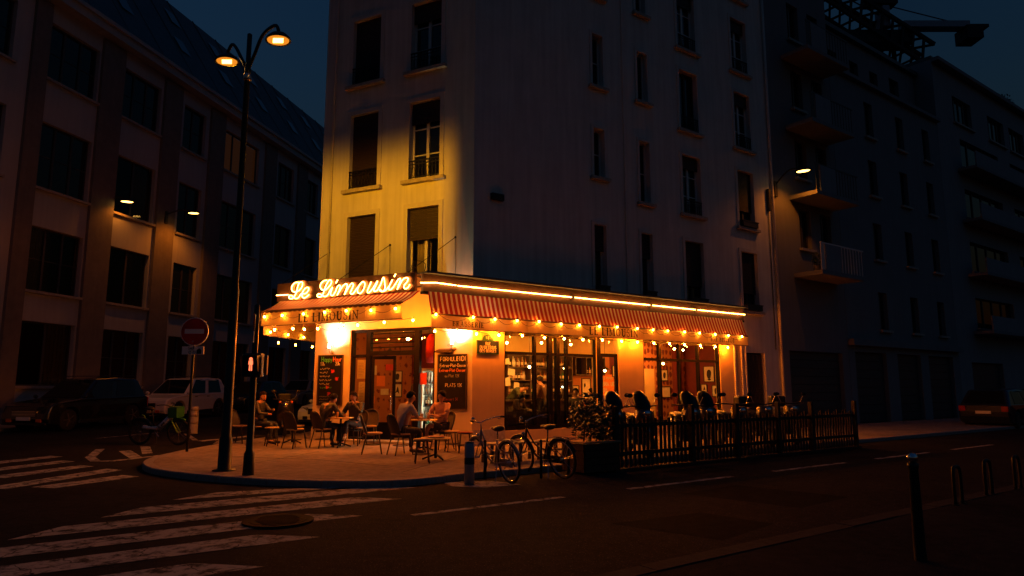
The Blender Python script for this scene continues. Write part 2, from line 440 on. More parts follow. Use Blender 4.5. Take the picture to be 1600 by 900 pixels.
# pavement along the building across the side street
mb = MB()
for i in range(40):
    y0, y1 = 8+i*2, 10+i*2
    f_ = lambda y, d: (-17.6+.194*(y-27.4)+d, y, .1+rise(-12, y))
    mb.quad(f_(y0, -.2), f_(y0, 2.1), f_(y1, 2.1), f_(y1, -.2))
    mb.quad(f_(y0, 2.1), (f_(y0, 2.1)[0], y0, -.1+rise(-12, y0)), (f_(y1, 2.1)[0], y1, -.1+rise(-12, y1)), f_(y1, 2.1))
far_pavement = tag(mb.build('far_pavement', 'asphalt_walk'), kind='structure')
# ------------------------------------------------------------------ walls and windows
def wall_mesh(x0, x1, z0, z1, holes, depth, mb=None, y=0.0):
    """front sheet with rectangular openings and their reveals"""
    mb = mb or MB()
    X = sorted({x0, x1, *[h[0] for h in holes], *[h[1] for h in holes]}); Z = sorted({z0, z1, *[h[2] for h in holes], *[h[3] for h in holes]})
    X = [v for v in X if x0 <= v <= x1]; Z = [v for v in Z if z0 <= v <= z1]
    for i in range(len(X)-1):
        for j in range(len(Z)-1):
            cx, cz = (X[i]+X[i+1])/2, (Z[j]+Z[j+1])/2
            if any(h[0] < cx < h[1] and h[2] < cz < h[3] for h in holes): continue
            mb.quad((X[i], y, Z[j]), (X[i+1], y, Z[j]), (X[i+1], y, Z[j+1]), (X[i], y, Z[j+1]))
    for a, b, c, d in holes:
        yy = y+depth
        mb.quad((a, y, c), (a, y, d), (a, yy, d), (a, yy, c)); mb.quad((b, y, c), (b, yy, c), (b, yy, d), (b, y, d))
        mb.quad((a, y, d), (b, y, d), (b, yy, d), (a, yy, d)); mb.quad((a, y, c), (a, yy, c), (b, yy, c), (b, y, c))
    return mb

WC = {}
def window(parent, F, x0, x1, z0, z1, style):
    """a window part at its place in the facade frame F; alike windows share meshes"""
    w, h = round(x1-x0, 2), round(z1-z0, 2); key = (w, h, style)
    if key not in WC:
        L = []
        yi = 0.17
        fr = MB(); t = 0.055
        if style['frame']:
            fr.box(0, w, yi, yi+.06, 0, t); fr.box(0, w, yi, yi+.06, h-t, h); fr.box(0, t, yi, yi+.06, t, h-t); fr.box(w-t, w, yi, yi+.06, t, h-t)
            n = style.get('leaves', 2)
            for i in range(1, n): fr.box(w*i/n-.045, w*i/n+.045, yi-.01, yi+.05, t, h-t)
            for k in range(style.get('bars', 0)):
                zz = h*(k+1)/(style['bars']+1)
                for i in range(n): fr.box(w*i/n+.05, w*(i+1)/n-.05, yi+.01, yi+.04, zz-.015, zz+.015)
        else: n = 1
        L.append(('window', fr.mesh('window', style['fmat'])))
        for i in range(n):
            p = MB(); p.quad((w*i/n+.03, yi+.035, .03), (w*(i+1)/n-.03, yi+.035, .03), (w*(i+1)/n-.03, yi+.035, h-.03), (w*i/n+.03, yi+.035, h-.03))
            L.append(('pane', p.mesh('pane', style.get('glass', 'dark_glass'))))
        if style.get('shutter'):
            a, b = style['shutter']          # fraction of the height covered
            s = MB(); k = 0; zz = h*a+.01
            while zz < h*b-.02:
                s.box(.012, w-.012, yi-.075, yi-.055+.012*(k % 2), zz, zz+.042); zz += .05; k += 1
            s.box(w*.5-.02, w*.5+.02, yi-.055, yi-.02, h*a, h*b)
            L.append(('shutter', s.mesh('shutter', 'shutter')))
        if style.get('surround'):
            s = MB(); q = style['surround']; t2 = .03
            s.box(-q, 0, -t2, .002, 0, h); s.box(w, w+q, -t2, .002, 0, h); s.box(-q, w+q, -t2, .002, h, h+q)
            L.append(('surround', s.mesh('surround', style.get('smat', 'trim'))))
        if style.get('sill'):
            s = MB(); q = style.get('surround', .05) or .05
            s.box(-q-.06, w+q+.06, -.13, .17, -.10, -.002)
            L.append(('sill', s.mesh('sill', 'stone_sill')))
        if style.get('rail'):
            s = MB(); rh = style['rail']; y = -.02
            s.box(0, w, y-.02, y+.02, rh-.03, rh); s.box(0, w, y-.012, y+.012, rh*.78, rh*.78+.02); s.box(0, w, y-.012, y+.012, .06, .08)
            nb = int(w/.11)
            for i in range(nb+1):
                xx = .012+(w-.024)*i/nb; s.box(xx-.008, xx+.008, y-.008, y+.008, .0, rh-.03)
            for i in range(nb):
                xx = w*(i+.5)/nb
                s.tube([(xx+.045*math.cos(a_*math.pi/4), y, rh*.42+.14*math.sin(a_*math.pi/4)) for a_ in range(8)], .007, 4, closed=True)
            L.append(('railing', s.mesh('railing', 'iron')))
        if style.get('curtain'):
            s = MB(); a, b = style['curtain']; n_ = 14
            for i in range(n_):
                xa, xb = w*(a+(b-a)*i/n_), w*(a+(b-a)*(i+1)/n_)
                s.quad((xa, yi+.10+.03*(i % 2), .05), (xb, yi+.10+.03*((i+1) % 2), .05), (xb, yi+.10+.03*((i+1) % 2), h-.05), (xa, yi+.10+.03*(i % 2), h-.05))
            L.append(('curtain', s.mesh('curtain', style.get('cmat', 'curtain'))))
        if style.get('box'):
            s = MB(); s.box(.02, w-.02, -.17, -.03, .02, .22); s.box(.0, w, -.185, -.015, .20, .235)
            L.append(('window_box', s.mesh('window_box', 'black_plastic')))
        WC[key] = L
    L = WC[key]
    M = F @ Matrix.Translation((x0, 0, z0))
    root = place(L[0][0], L[0][1], parent, M)
    for n_, me in L[1:]: place(n_, me, root)
    return root
class ST(dict):
    def __hash__(s): return hash(tuple(sorted((k, str(v)) for k, v in s.items())))
S = lambda **k: ST(k)

# ------------------------------------------------------------------ the corner building
building = thing('corner_building', 'tall pale plaster corner building with the lit brasserie on its ground floor', 'building', FB)
closed_s = S(frame=True, fmat='shutter', shutter=(0, 1), surround=.13, sill=True, rail=.55, leaves=2)
open_s = S(frame=True, fmat='white_paint', shutter=(.72, 1), surround=.13, sill=True, rail=.55, bars=2, leaves=2, curtain=(.1, .45))
half_s = S(frame=True, fmat='white_paint', shutter=(.60, 1), surround=.13, sill=True, leaves=2, curtain=(.15, .6), box=True, glass='pane_glass')
closedbox_s = S(frame=True, fmat='shutter', shutter=(0, 1), surround=.13, sill=True, leaves=2, box=True)
rowsA = [(4.15, 6.36), (7.15, 9.39), (10.30, 12.34), (13.35, 15.4), (16.4, 18.4)]
holesA = []
for i, (a, b) in enumerate(rowsA):
    for j, (xa, xb) in enumerate(((1.03, 2.03), (3.11, 4.11))): holesA.append((xa, xb, a, b))
# ground floor openings of the narrow front: door bay between two piers
DOOR = (1.26, 4.05, .1, 3.12)
W_A = 5.17
wall_mesh(0, W_A, 4.1, 20.2, holesA, .22).build('wall', 'plaster', building, FA)
wall_mesh(0, W_A, 0, 4.1, [DOOR], .22).build('ground_floor_wall', 'lamp_lit_plaster', building, FA)
for i, (a, b) in enumerate(rowsA):
    window(building, FA, 1.03, 2.03, a, b, closedbox_s if i == 0 else closed_s)
    window(building, FA, 3.11, 4.11, a, b, half_s if i == 0 else open_s)
# long front
small = S(frame=True, fmat='trim', surround=.10, sill=True, leaves=1, bars=1)
smalllit = S(frame=True, fmat='trim', surround=.10, sill=True, leaves=1, curtain=(0, .15), cmat='lit_slit')
wide = S(frame=True, fmat='white_paint', shutter=(.78, 1), surround=.12, sill=True, leaves=2, bars=2, rail=.5)
wide2 = S(frame=True, fmat='shutter', surround=.12, sill=True, leaves=2, rail=.5, curtain=(.3, .6))
wide3 = S(frame=True, fmat='shutter', shutter=(.3, 1), surround=.12, sill=True, leaves=2, box=True)
slimbox = S(frame=True, fmat='trim', surround=.10, leaves=1, box=True, shutter=(.62, 1))
emit('lit_slit', (1, .62, .25), 1.6)
wins = [(4.20, 4.68, 4.25, 6.32, slimbox), (4.24, 4.68, 7.78, 9.31, small), (4.24, 4.68, 10.65, 12.35, small), (4.24, 4.68, 13.62, 15.3, small),
        (6.18, 6.68, 4.25, 6.32, slimbox), (6.2, 6.66, 7.3, 9.33, small), (6.2, 6.66, 10.66, 12.35, smalllit), (6.2, 6.66, 13.7, 15.3, small),
        (8.24, 9.16, 4.2, 6.34, wide3), (8.24, 9.16, 7.25, 9.3, wide), (8.24, 9.16, 10.18, 12.33, wide2), (8.24, 9.16, 13.12, 15.25, wide),
        (11.24, 12.16, 4.2, 6.33, wide3), (11.24, 12.16, 7.22, 9.33, wide3), (11.24, 12.16, 10.18, 12.33, wide), (11.24, 12.16, 13.15, 15.25, wide)]
for u in (4.24, 6.2): wins.append((u, u+.46, 16.6, 18.3, small))
for u in (8.24, 11.24): wins.append((u, u+.92, 16.1, 18.2, wide))
SHOP = [(0.98, 4.23, .45, 2.98), (4.23, 5.12, .1, 2.98), (6.14, 9.83, .45, 2.98)]
SIDE = (11.25, 12.35, .1, 2.75)
wall_mesh(0, 13.44, 4.1, 20.2, [w[:4] for w in wins], .22).build('wall', 'plaster', building, FB)
wall_mesh(0, 11.1, 0, 4.1, SHOP, .22).build('ground_floor_wall', 'orange_lit_plaster', building, FB)
wall_mesh(11.1, 13.44, 0, 4.1, [SIDE], .22).build('ground_floor_wall', 'plaster', building, FB)
for w in wins: window(building, FB, *w)
# hidden sides and roof
mb = MB(); c = [FA @ Vector((0, 0, 0)), FB @ Vector((0, 0, 0)), FB @ Vector((13.44, 0, 0)), FB @ Vector((13.44, 9, 0)), FA @ Vector((0, 0, 0)) + Vector((.191, .982, 0))*14]
for a, b in ((2, 3), (3, 4), (4, 0)): mb.quad(*[(p.x, p.y, z) for p, z in ((c[a], 0), (c[b], 0), (c[b], 20.2), (c[a], 20.2))])
mb.build('wall', 'plaster', building, Matrix.Identity(4))
mb = MB(); mb.poly([(p.x, p.y, 20.21) for p in c]); ctr = sum(c, Vector())/5
lo = [(p.x, p.y, 20.22) for p in c]; hi = [(ctr.x+(p.x-ctr.x)*.75, ctr.y+(p.y-ctr.y)*.75, 22.6) for p in c]
for i in range(5): mb.quad(lo[i], lo[(i+1) % 5], hi[(i+1) % 5], hi[i])
mb.poly(hi); mb.build('roof', 'zinc', building, Matrix.Identity(4))
mb = MB(); mb.box(-.05, W_A, -.3, 0, 19.9, 20.25); mb.build('cornice', 'trim', building, FA)
mb = MB(); mb.box(0, 13.44, -.3, 0, 19.9, 20.25); mb.build('cornice', 'trim', building, FB)
# string courses, pipes, vent, anchors
MB().tube([(.40, -.05, 4.3), (.40, -.05, 19.9)], .035, 8).build('rain_pipe', 'trim', building, FA, smooth=True)
MB().tube([(13.28, -.07, .1), (13.28, -.07, 19.9)], .055, 8).build('rain_pipe', 'trim', building, FB, smooth=True)
MB().tube([(13.02, -.03, 2.9), (13.02, -.03, 8.1)], .018, 6).build('cable', 'black_plastic', building, FB, smooth=True)
MB().box(12.97, 13.08, -.12, 0, 8.05, 8.9).build('cable_box', 'black_plastic', building, FB, bevel=.01)
mb = MB(); mb.box(.52, .9, -.10, 0, 6.46, 6.63)
for i in range(4): mb.box(.53, .89, -.115, -.10, 6.475+i*.04, 6.495+i*.04)
mb.build('wall_vent', 'black_plastic', building, FB)
mb = MB(); mb.box(5.5, 5.9, -.05, 0, 4.3, 19.9); mb.build('flue_chase', 'plaster', building, FB)
mb = MB(); mb.box(0, 13.44, -.035, 0, .1, .55, None)
# plinth pieces between openings
for a, b in ((0, .98), (5.12, 6.14), (9.83, 11.25), (12.35, 13.44)): MB().box(a, b, -.03, 0, .1, .5).build('plinth', 'stone_sill', building, FB)
for a, b in ((0, 1.26), (4.05, 5.17)): MB().box(a, b, -.03, 0, .1, .42).build('plinth', 'stone_sill', building, FA)
MB().box(1.2, 4.1, -.28, .3, .09, .16).build('doorstep', 'stone_sill', building, FA)

# ---- shop front woodwork: narrow front
fr = 'black_frame'
mb = MB()
for xa, xb in ((1.26, 1.34), (1.78, 1.93), (3.36, 3.53), (3.98, 4.05)): mb.box(xa, xb, .05, .17, .1, 3.12)
mb.box(1.26, 4.05, .051, .169, 3.04, 3.12); mb.box(1.34, 1.78, .06, .16, 2.36, 2.44); mb.box(1.93, 3.36, .045, .175, 2.40, 2.52)
mb.box(1.34, 1.78, .06, .16, .16, .42); mb.box(3.53, 3.98, .06, .16, .16, .5)
shopA = mb.build('shop_front', fr, building, FA)
for k in range(4):
    MB().box(1.93, 3.36, .09, .13, 2.60+k*.125, 2.635+k*.125).build('transom_bar', fr, shopA, FA)
for xa, xb, za, zb in ((1.34, 1.78, .42, 2.36), (1.34, 1.78, 2.44, 3.04), (3.53, 3.98, .5, 3.04), (1.93, 3.36, 2.52, 3.04)):
    MB().quad((xa, .11, za), (xb, .11, za), (xb, .11, zb), (xa, .11, zb)).build('pane', 'pane_glass', shopA, FA)
# the door leaf, standing open inwards
DM = FA @ Matrix.Translation((1.95, .12, 0)) @ Matrix.Rotation(R(12), 4, 'Z')
mb = MB(); mb.box(0, .07, -.02, .025, .17, 2.39); mb.box(.63, .70, -.02, .025, .17, 2.39); mb.box(.07, .63, -.02, .025, 2.30, 2.39); mb.box(.07, .63, -.02, .025, .17, .62)
door = mb.build('door', fr, building, DM)
MB().quad((.07, 0, .62), (.63, 0, .62), (.63, 0, 2.3), (.07, 0, 2.3)).build('pane', 'pane_glass', door, DM)
MB().tube([(.60, -.06, .95), (.60, -.06, 1.45)], .015, 8).build('handle', 'chrome', door, DM, smooth=True)
# ---- shop front woodwork: long front
mb = MB()
for xa, xb in ((.98, 1.04), (2.0, 2.06), (2.50, 2.62), (2.77, 2.88), (3.12, 3.18), (4.22, 4.42)): mb.box(xa, xb, .04, .16, .45, 2.98)
mb.box(.98, 4.3, .05, .15, 2.40, 2.48); mb.box(.98, 4.3, .045, .155, .45, .56); mb.box(.98, 4.3, .045, .155, 2.9, 2.98)
mb.box(.98, 4.25, .048, .152, .1, .45)
shopB = mb.build('shop_front', fr, building, FB)
mb = MB(); mb.box(1.03, 4.24, .155, .17, .5, .92); mb.build('window_apron', 'wood_dark', shopB, FB)
cols = [(1.04, 2.0), (2.06, 2.50), (2.62, 2.77), (2.88, 3.12), (3.18, 4.22)]
for xa, xb in cols:
    for za, zb in ((.56, 2.40), (2.48, 2.9)):
        MB().quad((xa, .10, za), (xb, .10, za), (xb, .10, zb), (xa, .10, zb)).build('pane', 'pane_glass', shopB, FB)
mb = MB(); mb.box(4.42, 4.50, .05, .12, .12, 2.52); mb.box(5.02, 5.10, .05, .12, .12, 2.52); mb.box(4.50, 5.02, .05, .12, 2.42, 2.52); mb.box(4.50, 5.02, .05, .12, .12, .85)
sdoor = mb.build('door', fr, building, FB)
MB().quad((4.5, .09, .85), (5.02, .09, .85), (5.02, .09, 2.42), (4.5, .09, 2.42)).build('pane', 'pane_glass', sdoor, FB)
MB().quad((4.42, .09, 2.52), (5.12, .09, 2.52), (5.12, .09, 2.98), (4.42, .09, 2.98)).build('pane', 'pane_glass', sdoor, FB)
MB().tube([(4.47, .02, .95), (4.47, .02, 1.35)], .014, 8).build('handle', 'chrome', sdoor, FB, smooth=True)
mb = MB()
for xa, xb in ((6.14, 6.2), (6.9, 6.99), (7.83, 7.89), (8.75, 8.81), (9.77, 9.83)): mb.box(xa, xb, .04, .16, .45, 2.98)
mb.box(6.14, 9.83, .05, .15, 2.36, 2.44); mb.box(6.14, 9.83, .045, .155, .45, .56); mb.box(6.14, 9.83, .045, .155, 2.9, 2.98); mb.box(6.14, 9.83, .03, .17, .1, .45)
shopC = mb.build('shop_front', fr, building, FB)
for xa, xb in ((6.2, 6.9), (6.99, 7.83), (7.89, 8.75), (8.81, 9.77)):
    for za, zb in ((.56, 2.36), (2.44, 2.9)):
        MB().quad((xa, .10, za), (xb, .10, za), (xb, .10, zb), (xa, .10, zb)).build('pane', 'pane_glass', shopC, FB)
# plain pilaster strips on the last pier, side door with dark boards
for a, b in ((10.55, 10.62), (10.95, 11.0), (11.16, 11.22)): MB().box(a, b, -.045, 0, .5, 2.95).build('pilaster_strip', 'trim', building, FB)
mb = MB(); mb.box(11.25, 12.35, .16, .2, .1, 2.75); sd = mb.build('side_door', 'black_frame', building, FB)
for i in range(9): MB().box(11.29+i*.117, 11.29+i*.117+.10, .12, .165, .14, 2.70).build('plank', 'wood_dark', sd, FB)

# ---- room behind the shop front
def wallpaper(name):
    m = bpy.data.materials.new(name); m.use_nodes = True; nt = m.node_tree; b = nt.nodes['Principled BSDF']; b.inputs['Roughness'].default_value = .85
    tc = nt.nodes.new('ShaderNodeTexCoord'); mp = nt.nodes.new('ShaderNodeMapping'); mp.inputs['Scale'].default_value = (5.2, 5.2, 3.6)
    nt.links.new(tc.outputs['Object'], mp.inputs['Vector'])
    v = nt.nodes.new('ShaderNodeTexVoronoi'); v.inputs['Scale'].default_value = 1.0; v.inputs['Randomness'].default_value = .25
    nt.links.new(mp.outputs[0], v.inputs['Vector'])
    w = nt.nodes.new('ShaderNodeTexNoise'); w.inputs['Scale'].default_value = 13; nt.links.new(tc.outputs['Object'], w.inputs['Vector'])
    ad = nt.nodes.new('ShaderNodeMath'); ad.operation = 'MULTIPLY_ADD'; ad.inputs[1].default_value = .5; nt.links.new(w.outputs['Fac'], ad.inputs[0]); nt.links.new(v.outputs['Distance'], ad.inputs[2])
    r = nt.nodes.new('ShaderNodeValToRGB'); r.color_ramp.elements[0].position = .56; r.color_ramp.elements[1].position = .66
    r.color_ramp.elements[0].color = (.13, .02, .008, 1); r.color_ramp.elements[1].color = (.38, .15, .045, 1)
    nt.links.new(ad.outputs[0], r.inputs['Fac']); nt.links.new(r.outputs['Color'], b.inputs['Base Color'])
    MATS[name] = m
wallpaper('wallpaper')
mat('red_wall', (0.13, 0.014, 0.009), .7, var=.2, scale=4)
mat('cream', (0.56, 0.40, 0.15), .8, var=.08, scale=2)
mat('floor_wood', (0.10, 0.05, 0.025), .45, var=.35, scale=9)
YB = 3.4
pin = FB @ Vector((0, .23, 0)); 
room = [FB @ Vector((.1, .24, 0)), FB @ Vector((11.2, .24, 0)), FB @ Vector((11.2, YB, 0)), FB @ Vector((1.6, YB, 0)), FB @ Vector((1.6, 6.3, 0)), FB @ Vector((-.50, 6.3, 0)), FA @ Vector((.25, .24, 0)), FA @ Vector((5.0, .24, 0))]
MB().poly([(p.x, p.y, .16) for p in room]).build('interior_floor', 'floor_wood', building, Matrix.Identity(4))
MB().poly([(p.x, p.y, 3.3) for p in room]).build('ceiling', 'cream', building, Matrix.Identity(4))
mb = MB(); mb.quad((1.6, YB, .16), (6.0, YB, .16), (6.0, YB, 2.62), (1.6, YB, 2.62)); mb.build('interior_wall', 'red_wall', building, FB); mb = MB(); mb.quad((1.6, YB, .16), (1.6, YB, 3.3), (1.6, 6.3, 3.3), (1.6, 6.3, .16)); mb.build('interior_wall', 'red_wall', building, FB)
mb = MB(); mb.quad((6.0, YB, .16), (8.0, YB, .16), (8.0, YB, 2.62), (6.0, YB, 2.62)); mb.build('interior_wall', 'wallpaper', building, FB)
mb = MB(); mb.quad((8.5, 2.5, .16), (11.1, 2.5, .16), (11.1, 2.5, 3.3), (8.5, 2.5, 3.3)); mb.build('interior_wall', 'wallpaper', building, FB); mb = MB()
mb.quad((-.7, 6.3, .16), (1.6, 6.3, .16), (1.6, 6.3, 3.3), (-.7, 6.3, 3.3)); mb.build('interior_wall', 'wallpaper', building, FB)
mb = MB(); mb.quad((8.0, YB, .16), (8.52, YB, .16), (8.52, YB, 2.62), (8.0, YB, 2.62)); mb.build('interior_wall', 'red_wall', building, FB); mb = MB(); mb.quad((11.0, .3, .16), (11.0, .3, 3.3), (11.0, 3.5, 3.3), (11.0, 3.5, .16)); mb.build('interior_wall', 'red_wall', building, FB); mb = MB()
mb.quad((11.05, .26, .16), (9.9, .26, .16), (9.9, .26, 3.3), (11.05, .26, 3.3)); mb.build('interior_wall', 'red_wall', building, FB)
mb = MB(); mb.quad((1.6, YB-.012, 2.62), (8.52, YB-.012, 2.62), (8.52, YB-.012, 3.3), (1.6, YB-.012, 3.3)); mb.build('interior_frieze', 'cream', building, FB)
p = [FA @ Vector((.24, .25, 0)), FB @ Vector((-.5, 6.3, 0))]
MB().quad((p[0].x, p[0].y, .16), (p[1].x, p[1].y, .16), (p[1].x, p[1].y, 3.3), (p[0].x, p[0].y, 3.3)).build('interior_wall', 'wallpaper', building, Matrix.Identity(4))
# pilasters and an inner door in the back room
for u in (10.45,): MB().box(u-.16, u+.16, 2.3, 2.49, .16, 3.29).build('interior_pilaster', 'red_wall', building, FB)
mb = MB(); mb.box(8.78, 9.28, 2.44, 2.48, .17, 2.2); mb.build('inner_door', 'cream', building, FB, bevel=.01)
# ------------------------------------------------------------------ lettering made of strokes
def _arc(cx, cy, rx, ry, a0, a1, n=14): return [(cx+rx*math.cos(R(a0+(a1-a0)*i/n)), cy+ry*math.sin(R(a0+(a1-a0)*i/n))) for i in range(n+1)]
def ribbon(mb, pts, w, T, close=False):
    """flat ribbon of 2D points; w one width or a list"""
    n = len(pts); ws = w if isinstance(w, (list, tuple)) else [w]*n
    P = [Vector((p[0], p[1])) for p in pts]; Lr = []
    for i in range(n):
        d = (P[(i+1) % n]-P[i-1]) if close else (P[min(i+1, n-1)]-P[max(i-1, 0)])
        d = d.normalized() if d.length else Vector((1, 0)); nn = Vector((-d.y, d.x))*ws[i]/2
        Lr.append((P[i]+nn, P[i]-nn))
    for i in range(n if close else n-1):
        a, b = Lr[i], Lr[(i+1) % n]
        mb.add([T(a[0]), T(a[1]), T(b[1]), T(b[0])], [(0, 1, 2, 3)])
def serif_glyph(mb, ch, x, T, s):
    """roman capitals, unit height 1; returns advance"""
    TH, tn = .23, .10
    tt = lambda p: T(Vector((x+p[0], p[1]))*s)
    rb = lambda pts, w, c=False: ribbon(mb, pts, [k*s*1.0 for k in w] if isinstance(w, list) else w*s, lambda p: T(p), c)
    def L_(pts, w, c=False): ribbon(mb, [((x+p[0])*s, p[1]*s) for p in pts], [k*s for k in w] if isinstance(w, list) else w*s, T, c)
    stem = lambda sx, w=TH, a=0, b=1: L_([(sx, a), (sx, b)], w)
    ser = lambda sx, y, w=.3: L_([(sx-w/2, y), (sx+w/2, y)], tn)
    if ch == ' ': return .38
    if ch == 'L': stem(.15); ser(.15, .975); L_([(0.02, .025), (.6, .025)], tn); L_([(.58, 0), (.6, .25)], [.09, .03]); return .70
    if ch == 'E': stem(.15); L_([(.02, .025), (.6, .025)], tn); L_([(.02, .975), (.58, .975)], tn); L_([(.15, .52), (.44, .52)], tn); L_([(.57, 0), (.6, .22)], [.09, .03]); L_([(.56, 1), (.57, .8)], [.08, .03]); L_([(.43, .42), (.43, .62)], .04); return .70
    if ch == 'I': stem(.17); ser(.17, .025); ser(.17, .975); return .38
    if ch == 'M': stem(.12, tn); stem(.86, TH); L_([(.14, 1), (.47, .03)], .13); L_([(.47, .03), (.82, 1)], .05); ser(.12, .025); ser(.86, .025); ser(.08, .975, .2); ser(.9, .975, .22); return 1.06
    if ch == 'N': stem(.13, tn); stem(.72, tn); L_([(.13, .98), (.72, .04)], .14); ser(.13, .025); ser(.72, .975); ser(.1, .975, .18); return .88
    if ch in 'OQ':
        n = 28; pts = [(.42+.35*math.cos(2*math.pi*i/n), .5+.47*math.sin(2*math.pi*i/n)) for i in range(n)]
        L_(pts, [.05+.11*abs(math.cos(2*math.pi*i/n)) for i in range(n)], True); return .88
    if ch == 'U':
        L_([(.17, .98), (.17, .38)]+_arc(.42, .36, .25, .33, 180, 360, 10)+[(.67, .4), (.67, .98)], [TH]*2+[TH-.01*i for i in range(11)]+[tn, tn]); ser(.17, .975, .32); ser(.67, .975, .26); return .86
    if ch == 'S':
        L_(smooth2([(.50, .76), (.44, .95), (.28, .98), (.12, .86), (.12, .68), (.30, .54), (.48, .42), (.53, .24), (.40, .05), (.22, .03), (.09, .14), (.07, .3)]), .09); return .64
    if ch == 'B':
        stem(.15); L_([(.02, .975), (.35, .975)]+_arc(.36, .76, .17, .21, 90, -90, 8)+[(.15, .54)], [.05, .05]+[.05+.07*math.sin(math.pi*i/8) for i in range(9)]+[.05]); L_([(.15, .53), (.38, .53)]+_arc(.38, .28, .2, .25, 90, -90, 8)+[(.02, .025)], [.05, .05]+[.05+.08*math.sin(math.pi*i/8) for i in range(9)]+[.05]); return .70
    if ch == 'R':
        stem(.15); L_([(.02, .975), (.35, .975)]+_arc(.36, .75, .18, .22, 90, -90, 8)+[(.15, .52)], [.05, .05]+[.05+.08*math.sin(math.pi*i/8) for i in range(9)]+[.05]); L_([(.33, .52), (.64, .02)], .12); ser(.15, .025); return .76
    if ch == 'A': L_([(.08, .02), (.39, .98)], .05); L_([(.38, 1), (.70, .02)], .14); L_([(.2, .34), (.58, .34)], tn); ser(.08, .025, .22); ser(.70, .025, .26); return .82
    if ch == 'T': stem(.35); L_([(.03, .975), (.67, .975)], tn); ser(.35, .025); return .74
    return .5
def smooth2(pts, k=3): return [(p.x, p.y) for p in smooth_path([(a, b, 0) for a, b in pts], k)]
